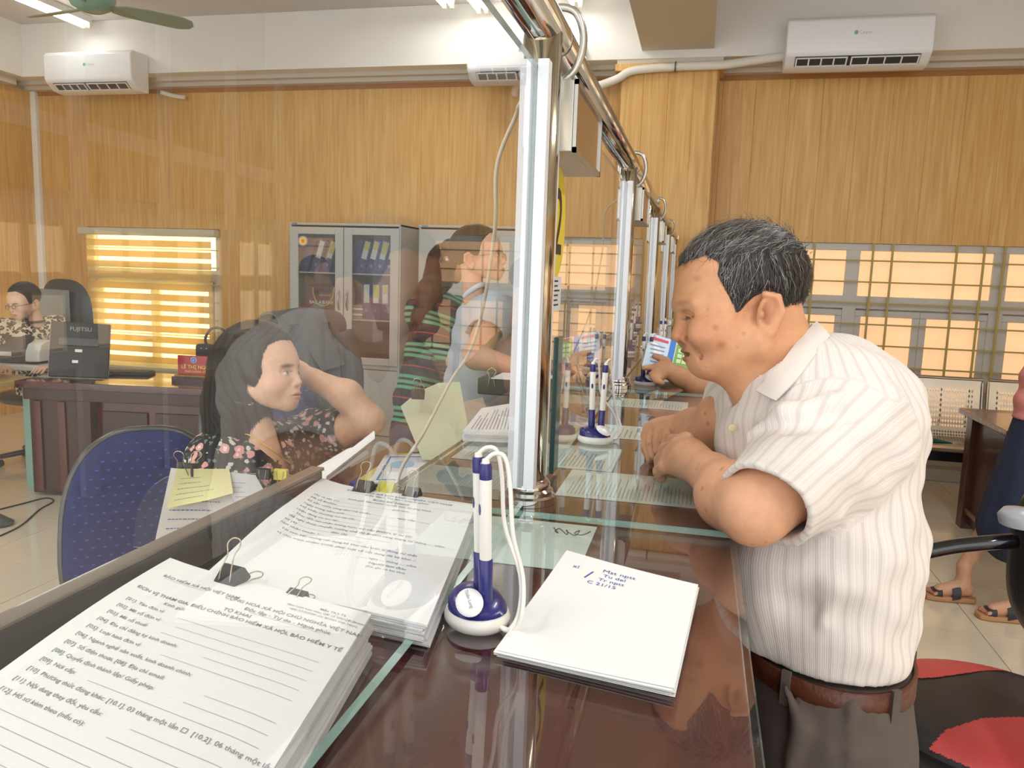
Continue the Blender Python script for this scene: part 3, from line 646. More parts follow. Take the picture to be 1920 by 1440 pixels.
# ---------------------------------------------------------------- pen stands
pw_ = mat('pen_white', '#f3efe6', .3, coat=.3); pb_ = mat('pen_navy', '#20206e', .3, coat=.3); badge = mat('badge_white', '#f6f5f2', .35)
def penstand():
    t = thing('pen_stand', 'x', 'pen stand', (0, 0, 0))
    lathe('base', [(0, 0), (.030, 0), (.0325, .003), (.0325, .008), (.030, .012), (.0, .012)], pw_, t, 40, 1, .86)
    # navy swoosh: sloped dome
    n = 30; V = []; F = []
    for i, (rr, zz) in enumerate(((.0295, .0115), (.029, .016), (.025, .021), (.017, .0245), (.006, .026))):
        for k in range(n):
            a = 2*pi*k/n; V.append((rr*cos(a), rr*.86*sin(a), zz+(.006*(-cos(a))*(rr/.03) if i else 0)))
    for i in range(4):
        for k in range(n): F.append((i*n+k, i*n+(k+1) % n, (i+1)*n+(k+1) % n, (i+1)*n+k))
    F.append(tuple(4*n+k for k in range(n))); mk('swoosh', V, F, pb_, t, True)
    Mb = Matrix.Translation((.014, -.012, .0225)) @ Matrix.Rotation(radians(28), 4, 'Y') @ Matrix.Rotation(radians(20), 4, 'X')
    bd = lathe('badge', [(0, 0), (.0135, 0), (.0145, .002), (.0125, .0045), (.006, .006), (0, .0065)], badge, t, 28, 1, .8, M=Mb)
    lettering([('Thiên Long', 0, -.001, .0042, 'CENTER', .01)], planefn(Mb @ Matrix.Translation((0, 0, .0068))), inkg, bd, 'badge_lettering')
    for k, (x, y, tx) in enumerate(((-.008, .006, -.02), (.009, .004, .03))):
        Mp = Matrix.Translation((x, y, .018)) @ Matrix.Rotation(tx, 4, 'Y') @ Matrix.Rotation(.04, 4, 'X')
        lathe('holder_tube', [(0, 0), (.0068, 0), (.0062, .01), (.006, .04), (.0052, .041)], pb_, t, 16, M=Mp)
        pen = lathe('pen', [(0, .02), (.0046, .02), (.0052, .045), (.0052, .11), (.0048, .112)], pw_, t, 16, M=Mp)
        lathe('pen_cap', [(0, .111), (.0054, .111), (.0054, .122), (.0046, .1245), (0, .125)], pb_, pen, 16, M=Mp)
        lathe('pen_tip_knob', [(0, .1245), (.0036, .1245), (.003, .128), (0, .129)], pw_, pen, 12, M=Mp)
        V, F = lathegeo([(0, 0), (.0019, 0), (.0019, .0004), (0, .0004)], 8, 1, 2.6, M=Mp @ Matrix.Translation((0, -.0053, .085)) @ Matrix.Rotation(pi/2, 4, 'X')); mk('pen_logo', V, F, pb_, pen)
        top_ = Mp @ Vector((0, 0, .127)); s = 1 if k else -1
        pts = [top_, top_+Vector((.004, .006, .006)), top_+Vector((.008, .014, .003)), top_+Vector((.011, .018, -.02)), top_+Vector((.016, .020, -.06)), Vector((.030+.006*k, .026, .05)), Vector((.040+.006*k, .022, .022)), Vector((.038, .014+.004*k, .006)), Vector((.030, .010, .006))]
        tube('pen_cord', pts, .0019, pw_, t, 8, sm=6)
    return t
ps = penstand(); ps['group'] = 'white and navy desk pen stands'
pens = [((-.184, .676, ZT), -.95, 'white and navy pen stand nearest the camera, beside the note paper', 1.08), ((-.185, 1.53, ZT), 0.05, 'white and navy pen stand in front of the old man\'s hands', 1.08), ((-.150, 2.435, ZT), -.1, 'white and navy pen stand beside the second customer\'s pointing finger', 1.05),
        ((-.15, 3.45, ZT), .8, 'white and navy pen stand just past the colourful leaflet', 1.05), ((-.10, 4.1, ZT), .3, 'white and navy pen stand, fifth along the counter', 1.05), ((-.06, 4.75, ZT), 1.0, 'white and navy pen stand near the far end of the counter', 1.05), ((-.02, 5.6, ZT), .4, 'white and navy pen stand at the very far end of the counter', 1.1),
        ((-.36, 2.75, ZT), 2.5, 'white and navy pen stand on the staff side past the second post', 1.05)]
for i, (l, rz, lab, s) in enumerate(pens):
    o = ps if i == 0 else copytree(ps)
    o['label'] = lab; place(o, l, rz, s=s)
# ================================================================ the staff side
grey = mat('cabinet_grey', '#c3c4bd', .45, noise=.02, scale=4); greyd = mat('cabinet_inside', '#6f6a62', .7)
navy = mat('binder_navy', '#24277a', .35); lab_w = mat('binder_label', '#e9e9e4', .6); lab_y = mat('binder_label_yellow', '#e0d25a', .6)
bp = mat('black_plastic', '#18181a', .4); bl_ = mat('black_leather', '#2b3236', .35, bump=.15, bscale=80); steel = mat('plain_steel', '#a9a9a6', .25, .9)
cabg = glass('cabinet_glass', (.9, .92, .9), 1.5, .02, .03)
def cabinet(x0, x1, label, glazed):
    y0, y1 = 6.28, 6.71; t = thing('filing_cabinet', label, 'cabinet', ((x0+x1)/2, 6.5, 0), 'grey metal filing cabinets on the back wall')
    zt = 1.89; k = .02
    for nm, x, y, z in (('side_panel', (x0, x0+k), (y0, y1), (0, zt)), ('side_panel', (x1-k, x1), (y0, y1), (0, zt)), ('top_panel', (x0, x1), (y0-.012, y1), (zt-k, zt)), ('base_panel', (x0, x1), (y0, y1), (0, .08)), ('back_panel', (x0+k, x1-k), (y1-.01, y1), (0.08, zt-k)), ('divider', (x0+k, x1-k), (y0+.01, y1-.01), (.66, .70))):
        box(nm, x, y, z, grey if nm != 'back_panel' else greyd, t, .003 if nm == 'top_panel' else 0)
    xm = (x0+x1)/2
    for s, (a, b) in enumerate(((x0+.012, xm-.003), (xm+.003, x1-.012))):
        d = box('lower_door', (a, b), (y0-.012, y0+.006), (.09, .655), grey, t, .003); tube('handle', [(b-.05 if s == 0 else a+.05, y0-.014, .42), (b-.05 if s == 0 else a+.05, y0-.03, .45), (b-.05 if s == 0 else a+.05, y0-.03, .53), (b-.05 if s == 0 else a+.05, y0-.014, .56)], .005, steel, d, 8)
        z0, z1 = .70, zt-.035
        if glazed:
            d = empty('door'); d.parent = t; d.matrix_parent_inverse = Matrix.Translation(-Vector(t.location))
            f = .075
            for (p, q, r_, u) in ((a, a+f, z0, z1), (b-f, b, z0, z1), (a+f, b-f, z0, z0+f*.8), (a+f, b-f, z1-f*.8, z1)): box('door_frame', (p, q), (y0-.014, y0+.004), (r_, u), grey, d, .003)
            gslab('glass', (a+f-.004, b-f+.004), (y0-.006, y0-.002), (z0+f*.8-.004, z1-f*.8+.004), cabg, d, main='y')
            xx = b-.035 if s == 0 else a+.035
            tube('handle', [(xx, y0-.016, 1.16), (xx, y0-.036, 1.19), (xx, y0-.042, 1.24), (xx, y0-.036, 1.29), (xx, y0-.016, 1.32)], .007, steel, d, 8, sm=4)
        else:
            d = box('door', (a, b), (y0-.012, y0+.006), (z0, z1), grey, t, .003); xx = b-.05 if s == 0 else a+.05
            tube('handle', [(xx, y0-.014, 1.16), (xx, y0-.036, 1.2), (xx, y0-.036, 1.28), (xx, y0-.014, 1.32)], .006, steel, d, 8)
    box('sticker', (x0+.03, x0+.08), (y0-.0135, y0-.0125), (zt-.016, zt-.004), mat('sticker_blue', '#4f86c6', .5), t)
    if glazed:
        for z in (1.085, 1.475): box('shelf', (x0+k, x1-k), (y0+.02, y1-.012), (z-.012, z), grey, t)
        V, F = lathegeo([(0, 0), (.045, 0), (.045, .001), (0, .001)], 24, M=Matrix.Translation((x0+.13, y0-.0075, 1.735)) @ Matrix.Rotation(pi/2, 4, 'X')); mk('round_sticker', V, F, mat('sticker_lilac', '#8f9ad0', .5), t)
        V, F = lathegeo([(0, 0), (.036, 0), (.036, .0015), (0, .0015)], 24, M=Matrix.Translation((x0+.13, y0-.0075, 1.735)) @ Matrix.Rotation(pi/2, 4, 'X')); mk('round_sticker', V, F, mat('sticker_yellow', '#f0cf3a', .5), t)
        V, F = lathegeo([(0, 0), (.015, 0), (.015, .002), (0, .002)], 16, M=Matrix.Translation((x0+.13, y0-.0075, 1.735)) @ Matrix.Rotation(pi/2, 4, 'X')); mk('round_sticker', V, F, mat('sticker_red', '#d8603a', .5), t)
    return t
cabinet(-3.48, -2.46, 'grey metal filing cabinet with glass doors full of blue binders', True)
cabinet(-2.30, -1.36, 'plain grey metal cabinet with solid doors behind the two women', False)
bn = [0]
def binder(x, z, lean, label, w_=.075, lab=1, h_=.32):
    t = thing('ring_binder', label, 'binder', (0, 0, 0), 'blue ring binders in the filing cabinet')
    bev(box('cover', (0, w_), (0, .26), (0, h_), navy, t), .004)
    if lab: box('spine_label', (w_*.2, w_*.8), (-.0015, 0), (h_*.45, h_*.95), lab_w, t); 
    if lab == 2: box('spine_sticker', (w_*.22, w_*.78), (-.003, -.0015), (h_*.72, h_*.93), lab_y, t)
    if lab == 3: box('spine_sticker', (w_*.22, w_*.85), (-.003, 0), (h_*.6, h_*.95), lab_y, t)
    lathe('finger_ring', [(0, 0), (.012, 0), (.012, .002), (.008, .002), (.008, 0)], steel, t, 14, M=Matrix.Translation((w_/2, 0, h_*.25)) @ Matrix.Rotation(pi/2, 4, 'X'))
    t.rotation_mode = 'XYZ'; place(t, (x, 6.33, z), 0, 0, lean); return t
o1 = ['first', 'second', 'third', 'fourth', 'fifth', 'sixth']
for i in range(4): binder(-3.42+i*.105, 1.478, .30, f'leaning blue binder on the top shelf behind the left glass door, {o1[i]} from the left', lab=(0, 1, 3, 1)[i], h_=.30)
for i in range(5): binder(-2.97+i*.083, 1.478, .26, f'leaning blue binder on the top shelf behind the right glass door, {o1[i]} from the left', w_=.08, lab=(0, 2, 2, 3, 1)[i], h_=.30)
for i in range(4): binder(-2.825+i*.0845, 1.088, 0, f'upright blue binder on the middle shelf, {o1[i]} from the left', w_=.083, lab=(1, 3, 2, 0)[i], h_=.31)
for i in range(5):
    o = bev(box('magazine', (-2.95, -2.80), (6.33, 6.55), (1.088+i*.024, 1.088+i*.024+.02), lab_w if i % 2 else mat('magazine_grey', '#8f9092', .5)), .002); tag(o, ['lowest', 'second lowest', 'middle', 'second highest', 'top'][i]+' magazine in the flat pile beside the upright binders', 'magazine', 'magazines piled in the cabinet')
gb = thing('gift_bag', 'black paper gift bag with gold rope handles on the middle cabinet shelf', 'bag', (-3.2, 6.4, 1.088))
bev(box('bag', (-3.37, -3.07), (6.36, 6.50), (1.088, 1.36), mat('bag_black', '#1c1a1c', .5), gb), .003)
tube('rope_handle', [(-3.30, 6.357, 1.345), (-3.29, 6.352, 1.27), (-3.25, 6.350, 1.20), (-3.20, 6.350, 1.185), (-3.15, 6.350, 1.20), (-3.11, 6.352, 1.27), (-3.10, 6.357, 1.345)], .006, mat('gold_rope', '#d7b95a', .5), gb, 8, sm=5)
lettering([('BAC A BANK', -3.22, 1.2, .04, 'CENTER', .02)], lambda x, y: (Vector((x, 6.36, y)), Vector((0, -1, 0))), lab_w, gb, 'bag_lettering')
fp = box('folder_pile', (-2.95, -2.6), (6.33, 6.6), (.701, .76), mat('bottom_brown', '#5b3a2c', .5)); tag(bev(fp, .004), 'brown folder pile on the bottom shelf behind the right glass door', 'folder')
fp = box('folder_pile', (-3.4, -3.1), (6.33, 6.6), (.701, .80), navy); tag(bev(fp, .004), 'navy folder pile on the bottom shelf behind the left glass door', 'folder')
# ---------------------------------------------------------------- executive desk on the left
RD = .16
def dloc(u, v, z): return Vector((-4.10+u*cos(RD)-v*sin(RD), 4.06+u*sin(RD)+v*cos(RD), z))
MD = Matrix.Translation((-4.10, 4.06, 0)) @ Matrix.Rotation(RD, 4, 'Z')
dk = thing('office_desk', 'wide glossy mahogany office desk in front of the blinds', 'desk', dloc(.9, .4, 0))
def dbox(nm, x, y, z, m, par=dk, bv=.004): o = MB().box(x, y, z, M=MD).build(nm, m, par); return bev(o, bv)
dbox('desktop', (-.03, 2.0), (-.03, .56), (.705, .75), mat('desk_mahogany', '#4c1815', .12, noise=.2, scale=2, stretch=(2, 12, 12), coat=.8))
dbox('desktop_apron', (0, 1.97), (0, .53), (.63, .705), mahog2); dbox('side_panel', (.02, .42), (.03, .52), (0.02, .63), mahog2); dbox('side_panel', (1.5, 1.95), (.03, .52), (.02, .63), mahog2)
dbox('modesty_panel', (.42, 1.5), (.10, .13), (.05, .63), mahog); 
for i in range(3): dbox('inset_panel', (.46+i*.35, .76+i*.35), (.085, .10), (.12, .56), mahog2)
for i in range(2): dbox('pilaster_strip', (.05+i*.16, .10+i*.16), (.015, .03), (.04, .62), mahog)
# small green-legged table beside it
gt = thing('side_table', 'light-topped table with green metal legs at the left edge', 'table', (-4.6, 4.0, 0)); gm = mat('green_metal', '#8fb3a4', .4)
box('tabletop', (-5.1, -4.2), (3.72, 4.3), (.70, .735), mat('table_beech', '#c7b06f', .4), gt, .004)
for (x, y) in ((-5.05, 3.78), (-4.24, 3.77), (-4.24, 4.25), (-5.05, 4.25)): box('leg', (x-.028, x+.028), (y-.028, y+.028), (0, .70), gm, gt, .003)
tw = thing('computer_tower', 'white computer tower on the green-legged table', 'computer', (-4.33, 3.9, .735))
box('case', (-4.60, -4.215), (3.80, 4.0), (.735, 1.10), mat('tower_white', '#e4e3dd', .4), tw, .006); box('drive_slot', (-4.24, -4.225), (3.797, 3.80), (.84, .87), bp, tw)
# floor cables and a pedal
cord('floor_cable', 'black cable snaking over the tiles under the desk', [onz(0, 1005, .004), onz(40, 985, .004), onz(75, 955, .004), onz(100, 940, .004), onz(85, 934, .004), onz(40, 945, .004), onz(0, 955, .004)], .005, bp)
fd = thing('floor_fan', 'grey rounded plastic floor base at the left edge of the tiles', 'floor base', onz(0, 985, 0)); p_ = onz(0, 985, 0)
lathe('base_plate', [(0, 0), (.12, 0), (.13, .015), (.08, .05), (.03, .06), (0, .06)], mat('foot_grey', '#4d5052', .4), fd, 24, 1.5, .8, M=Matrix.Translation(p_+Vector((-.12, 0, 0))))
# monitor seen from behind
mt = thing('computer_monitor', 'black computer monitor seen from behind on the office desk', 'monitor', onz(160, 708, .75))
TL, TR, BL_ = at(96, 601, 4.66), at(207, 608, 4.80), at(110, 704, 4.62)
Mm = frame(TL, TR-TL, BL_-TL); W_ = (TR-TL).length; H_ = (BL_-TL).length
Mq = Mm  # local x right, y down, z away or toward
zs = 1 if (Mm.to_3x3() @ Vector((0, 0, 1))).dot(FW) > 0 else -1
bev(MB().box((0, W_), (0, H_), (min(0, zs*.028), max(0, zs*.028)), M=Mm).build('casing', bp, mt), .006)
bev(MB().box((W_*.14, W_*.82), (H_*.30, H_*.44), (min(0, -zs*.012), max(0, -zs*.012)), M=Mm).build('vent_ridge', mat('grey_plastic', '#4a4b4d', .4), mt), .004)
MB().box((-.004, W_+.004), (-.004, H_+.004), (min(zs*.028, zs*.036), max(zs*.028, zs*.036)), M=Mm).build('bezel', mat('bezel_grey', '#9a9a98', .4), mt)
fnm = lambda x, y: (Mm @ Vector((x, -y, -zs*.001)), -FW)
lettering([('FUJITSU', W_*.5, -H_*.16, .034, 'CENTER', .01)], fnm, mat('logo_grey', '#9c9c9a', .5), mt, 'logo_lettering')
for (a, b, c_, d) in ((.42, .54, .50, .55), (.38, .48, .70, .75)): MB().box((W_*a, W_*b), (H_*c_, H_*d), (min(0, -zs*.002), max(0, -zs*.002)), M=Mm).build('label_sticker', lab_w, mt)
fb_ = onz(158, 707, .75); cb = Mm @ Vector((W_*.48, H_*.8, zs*.01))
bev(MB().box((-.03, .03), (-.012, .012), (0, cb.z-.75), M=Matrix.Translation((fb_.x, fb_.y+.03, .75)) @ Matrix.Rotation(.3, 4, 'Z')).build('stand_neck', bp, mt), .003)
bev(MB().box((-.13, .13), (-.09, .09), (0, .014), M=Matrix.Translation((fb_.x, fb_.y+.03, .7502)) @ Matrix.Rotation(.3, 4, 'Z')).build('stand_base', bp, mt), .005)
# keyboard
kp = onz(228, 699, .76); kb = thing('keyboard', 'black computer keyboard lying beside the monitor', 'keyboard', (kp.x, kp.y, .7505)); Mk = Matrix.Translation((kp.x, kp.y, .7505)) @ Matrix.Rotation(.35, 4, 'Z')
bev(MB().box((-.2, .2), (-.07, .07), (0, .018), M=Mk).build('keyboard_body', bp, kb), .005)
mb = MB()
for i in range(15):
    for j in range(5): mb.box((-.19+i*.0255, -.19+i*.0255+.021), (-.06+j*.024, -.06+j*.024+.02), (.018, .024), M=Mk)
tag(mb.build('keys', mat('key_grey', '#2d2e31', .5), kb), kind='stuff')
# document scanner
sp = onz(48, 690, .755); sc_ = thing('document_scanner', 'grey and white document scanner on the desk corner', 'scanner', (sp.x, sp.y, .7505)); Msn = Matrix.Translation((sp.x, sp.y, .7505)) @ Matrix.Rotation(.2, 4, 'Z')
def sbox(nm, x, y, z, m, bv=.01): return bev(MB().box(x, y, z, M=Msn).build(nm, m, sc_), bv)
sw = mat('scanner_white', '#d9dad8', .4); sg_ = mat('scanner_dark', '#3a3b3d', .4)
sbox('base_tray', (-.30, .22), (-.12, .22), (0, .04), sw); sbox('body', (-.28, .08), (-.05, .16), (.04, .14), sg_)
extr('side_cover', [(-.1, 0), (.14, 0), (.16, .07), (.10, .13), (.02, .145), (-.06, .12), (-.09, .07)], .10, Msn @ Matrix(((0, 0, 1, .06), (1, 0, 0, 0), (0, 1, 0, .06), (0, 0, 0, 1))), sw, sc_, .012)
extr('feed_tray', [(-.05, .10), (.10, .19), (.11, .20), (.13, .19), (.0, .09)], .27, Msn @ Matrix(((0, 0, 1, -.27), (1, 0, 0, 0), (0, 1, 0, .02), (0, 0, 0, 1))), sg_, sc_, .006)
sbox('button_strip', (-.26, -.06), (-.056, -.05), (.09, .12), sw, .002)
# red name plate and handbag
npp = onz(362, 714, .75); nm_ = thing('name_plate', 'red desk name plate with gold letters and a round emblem', 'name plate', (npp.x, npp.y, .75))
Mnp = Matrix.Translation((npp.x, npp.y, .75)) @ Matrix.Rotation(.12, 4, 'Z') @ Matrix.Rotation(0, 4, 'X')
redm = mat('plate_red', '#b3151c', .25, coat=.4); goldl = mat('gold_letters', '#f0d060', .4)
MB().box((-.12, .24), (-.05, .05), (0, .03), M=Mnp).build('plinth', mahog2, nm_); MB().box((-.11, .23), (-.035, .035), (.03, .04), M=Mnp).build('plinth_step', mat('gold_trim', '#9c8542', .4), nm_)
bev(MB().box((-.10, .22), (-.006, .006), (.04, .165), M=Mnp).build('plate', redm, nm_), .002)
fnp = lambda x, y: (Mnp @ Vector((x, -.0065, y)), Vector((0, -1, 0)))
lettering([('LÊ THỊ NGỌC', -.075, .080, .034, 'LEFT', .02), ('PHÓ CHÁNH VĂN PHÒNG', -.05, .055, .019, 'LEFT', .02)], fnp, goldl, nm_)
for r_, mm in ((.021, mat('emblem_blue', '#9fb6dc', .4)), (.013, mat('emblem_navy', '#3f62b0', .4)), (.006, lab_w)):
    V, F = lathegeo([(0, 0), (r_, 0), (r_, .0005+(.021-r_)*.05), (0, .0005+(.021-r_)*.05)], 24, M=Mnp @ Matrix.Translation((.01, -.0062, .137)) @ Matrix.Rotation(pi/2, 4, 'X')); mk('emblem', V, F, mm, nm_)
hb = thing('handbag', 'small black handbag with a round handle behind the name plate', 'handbag', (npp.x+.05, npp.y+.2, .75)); h0 = Vector((npp.x+.06, npp.y+.18, .75))
bev(box('bag_body', (h0.x-.13, h0.x+.13), (h0.y-.06, h0.y+.06), (.75, .98), bl_, hb), .02)
tube('bag_handle', [h0+Vector((-.08, 0, .22)), h0+Vector((-.085, 0, .27)), h0+Vector((-.04, 0, .33)), h0+Vector((.03, 0, .335)), h0+Vector((.08, 0, .29)), h0+Vector((.085, 0, .22))], .009, bl_, hb, 8, sm=5)
for i in range(5): lathe('stud', [(0, 0), (.008, 0), (.005, .005), (0, .006)], steel, hb, 8, M=Matrix.Translation(h0+Vector((-.08+i*.04, -.06, .20))) @ Matrix.Rotation(pi/2, 4, 'X'))
# ---------------------------------------------------------------- chairs
def padshape(w_, h_, t_, M_, p=2.6, curve=.03, taper=0, n=40, rings=6):
    V = []; F = []
    for side in (1, -1):
        for r in range(rings+1):
            k = r/rings
            for i in range(n):
                a = 2*pi*i/n; c, s = cos(a), sin(a)
                x = math.copysign(abs(c)**(2/p), c)*w_/2*k; y = math.copysign(abs(s)**(2/p), s)*h_/2*k
                x *= 1-taper*(y/h_+.5)
                z = side*t_/2*math.sqrt(max(0, 1-k**3)) - curve*(x/(w_/2))**2
                V.append(M_ @ Vector((x, y, z)))
    o = (rings+1)*n
    for base, flip in ((0, 1), (o, 0)):
        for r in range(rings):
            for i in range(n):
                q = (base+r*n+i, base+r*n+(i+1) % n, base+(r+1)*n+(i+1) % n, base+(r+1)*n+i); F.append(q[::-1] if flip else q)
    return V, F
def rimpts(w_, h_, M_, p=2.6, curve=.03, taper=0, n=48):
    P = []
    for i in range(n):
        a = 2*pi*i/n; c, s = cos(a), sin(a); x = math.copysign(abs(c)**(2/p), c)*w_/2; y = math.copysign(abs(s)**(2/p), s)*h_/2; x *= 1-taper*(y/h_+.5)
        P.append(M_ @ Vector((x, y, -curve*(x/(w_/2))**2)))
    return P
def star_base(t, c, zs_, m=None):
    m = m or bp; tube('gas_column', [(c.x, c.y, .08), (c.x, c.y, zs_)], .025, m, t, 12)
    for k in range(5):
        a = k*2*pi/5+.3; e = Vector((c.x+.28*cos(a), c.y+.28*sin(a), .07)); l = tube('base_leg', [(c.x, c.y, .11), (e.x, e.y, .075)], [.025, .018], m, t, 8)
        lathe('caster', [(0, 0), (.025, 0), (.028, .012), (.025, .025), (0, .025)], m, l, 14, M=Matrix.Translation((e.x, e.y, .028)) @ Matrix.Rotation(pi/2, 4, 'X') @ Matrix.Translation((0, 0, -.0125)))
def bluefabric():
    m = mat('blue_fabric', '#15225c', .85, noise=.35, scale=60, sheen=.3); return m
bluef = bluefabric(); rimm = mat('chair_rim', '#3a3a38', .25, coat=.4)
def task_chair(label, c, nrm, w_, h_, zs_, seat=True):
    t = thing('office_chair', label, 'chair', (c.x, c.y, 0), 'blue office chairs'); nrm = Vector(nrm).normalized(); u = Vector((0, 0, 1)).cross(nrm).normalized(); v = nrm.cross(u)
    M_ = Matrix(((u.x, v.x, nrm.x, c.x), (u.y, v.y, nrm.y, c.y), (u.z, v.z, nrm.z, c.z), (0, 0, 0, 1)))
    V, F = padshape(w_, h_, .07, M_, curve=-.03, taper=.12); mk('backrest', V, F, bluef, t, True)
    tube('back_rim', rimpts(w_*1.01, h_*1.01, M_ @ Matrix.Translation((0, 0, -.012)), curve=-.03, taper=.12), .012, rimm, t, 8, True)
    # woven rows of small dots
    mb = MB()
    for j in range(int(h_/.024)):
        for i in range(int(w_/.03)):
            x = -w_/2+.015+i*.03+(j % 2)*.015; y = -h_/2+.015+j*.024; 
            if abs(x/(w_/2*(1-.12*(y/h_+.5))))**2.6+abs(y/(h_/2))**2.6 > .8: continue
            k = (abs(x/(w_/2))**2.6+abs(y/(h_/2))**2.6)**(1/2.6); z = .035*math.sqrt(max(0, 1-k**3))+.03*(x/(w_/2))**2+.0004
            mb.add([M_ @ Vector(p_) for p_ in ((x-.006, y, z), (x, y-.003, z), (x+.006, y, z), (x, y+.003, z))], [(0, 1, 2, 3)])
    tag(mb.build('woven_dots', mat('blue_dots', '#3c5596', .8), t), kind='stuff')
    f = Vector((nrm.x, nrm.y, 0)).normalized(); sc = Vector((c.x, c.y, zs_))+f*.27
    Ms_ = Matrix(((u.x, f.x, 0, sc.x), (u.y, f.y, 0, sc.y), (0, 0, 1, sc.z), (0, 0, 0, 1)))
    V, F = padshape(.46, .46, .09, Ms_, p=3.2, curve=0); mk('seat', V, F, bluef, t, True)
    tube('back_bracket', [sc+Vector((0, 0, -.05)), sc-f*.2+Vector((0, 0, -.05)), c-nrm*.05-Vector((0, 0, h_*.3)), c-nrm*.04], .018, bp, t, 8, sm=4)
    star_base(t, sc, zs_-.05); return t
task_chair('empty blue fabric office chair with dark rim in the left foreground', at(280, 998, 2.32), (.62, -.78, .12), .47, .60, .48)
task_chair('blue office chair behind the woman in the floral blouse', at(492, 800, 2.28), (.75, -.65, .1), .36, .36, .62)
lc = at(120, 580, 6.0); t = thing('executive_chair', 'tall black leather executive chair behind the woman at the desk', 'chair', (lc.x, lc.y, 0))
Mx = Matrix(((.97, 0, -.2, lc.x), (-.2, 0, -.97, lc.y), (0, 1, 0, lc.z-.12), (0, 0, 0, 1)))
V, F = padshape(.60, .70, .12, Mx, p=3.0, curve=.02); mk('backrest', V, F, bl_, t, True); V, F = padshape(.55, .5, .12, Matrix.Translation((lc.x, lc.y-.25, .5)), p=3.2, curve=0); mk('seat', V, F, bl_, t, True); star_base(t, Vector((lc.x, lc.y-.25, 0)), .45)
hc_ = thing('chair_cloth', 'grey cloth hung over the back of the executive chair', 'cloth', (lc.x-.05, lc.y-.1, lc.z)); Mh = Mx @ Matrix.Translation((-.02, .1, .068))
surf('cloth', lambda u, v: Mh @ Vector((-.16+.34*v, .17-.30*u, .003*sin(v*9))), 10, 12, .003, mat('grey_cloth', '#8b9290', .8), hc_)
# brown chair with the grey jacket
jc = at(560, 655, 3.0); t = thing('leather_chair', 'brown leather chair with its back towards the grey cabinet', 'chair', (jc.x, jc.y, 0)); brn = mat('brown_leather', '#5a2a22', .4)
Mj = Matrix(((.42, 0, .9, jc.x), (.9, 0, -.42, jc.y), (0, 1, 0, jc.z-.12), (0, 0, 0, 1)))
V, F = padshape(.36, .46, .10, Mj, p=3.5, curve=.02); mk('backrest', V, F, brn, t, True); V, F = padshape(.5, .5, .12, Matrix.Translation((jc.x+.1, jc.y-.2, .55)), p=3.2, curve=0); mk('seat', V, F, brn, t, True)
tube('armrest', [jc+Vector((.28, -.05, -.28)), jc+Vector((.33, -.25, -.26)), jc+Vector((.33, -.42, -.28))], .03, brn, t, 10, sm=4); star_base(t, Vector((jc.x+.1, jc.y-.2, 0)), .5)
jk = thing('jacket', 'dark grey jacket draped over the brown leather chair', 'jacket', (jc.x+.05, jc.y-.08, .9)); Mk2 = Mj @ Matrix.Translation((.02, .03, 0))
def jf(u, v):
    x = -.15+.30*v; s = u*.62; wv = .012*sin(v*14+u*3)+.008*sin(v*25)
    if s < .2: return Mk2 @ Vector((x*(.8+.2*u), .20-.02*0-(.2-s), -.075-wv))
    a = (s-.2)
    if a < .16: th = a/.16*pi; return Mk2 @ Vector((x, .20+.05*sin(th)-.03*abs(v-.5), -.075*cos(th)-wv*.4))
    return Mk2 @ Vector((x*(1.0+.25*(a-.16)), .20-(a-.16)*1.35-.03*abs(v-.5), .078+.03*(a-.16)+wv))
surf('jacket_cloth', jf, 26, 22, .008, mat('jacket_grey', '#4c4f50', .85, noise=.1, scale=20), jk)
tube('jacket_sleeve', [Mk2 @ Vector((.12, .16, .09)), Mk2 @ Vector((.15, .0, .11)), Mk2 @ Vector((.145, -.16, .11)), Mk2 @ Vector((.13, -.27, .10))], [.04, .045, .042, .038], mat('jacket_grey', '#4c4f50'), jk, 12, sm=4)
# ---------------------------------------------------------------- staff worktop behind the counter
sd = thing('staff_worktop', 'dark wooden staff worktop running behind the service counter', 'worktop', (-.8, 3, 0)); ZD = .98
box('worktop', (-.88, -.54), (1.05, 2.3), (ZD-.03, ZD), mahog, sd, .004); box('worktop', (-.88, -.54), (3.0, 6.2), (ZD-.03, ZD), mahog, sd, .004)
for y in (1.1, 2.25, 3.7, 5.0, 6.1): box('support_panel', (-.86, -.56), (y, y+.03), (0, ZD-.03), mahog2, sd)
# clear acrylic shield with clips and notes
a0_, a1_ = at(262, 878, 1.36), at(600, 893, 1.46); ush = (a1_-a0_); 
Msh = frame(a0_, ush, (0, 0, 1)); Lw = ush.length
ac = thing('acrylic_shield', 'clear rounded acrylic shield standing in front of the seated woman', 'shield', a0_-Vector((0, 0, .3)))
ol = [(0, -.14), (Lw, -.14), (Lw, 0)]+[(.09-.09*sin(a), -.09+.09*cos(a)) for a in np.linspace(0, pi/2, 9)]
clr = glass('acrylic', (.96, .97, .97), 1.5, .01, .03)
V = [Msh @ Vector((u, v, w_)) for w_ in (0, .004) for u, v in ol]; n = len(ol)
mk('plate', V, [tuple(range(n))[::-1], tuple(range(n, 2*n))]+[(i, (i+1) % n, n+(i+1) % n, n+i) for i in range(n)], [clr, gedge], ac, False, [0, 0]+[1]*n)
def shp(u, v, w_=.006): return Msh @ Vector((u, v, -w_))
sgn_ = 1 if (Msh.to_3x3() @ Vector((0, 0, 1))).dot(FW) < 0 else -1
def shp(u, v, w_=0): return Msh @ Vector((u, v, sgn_*w_ + (.004 if sgn_ > 0 else 0)))
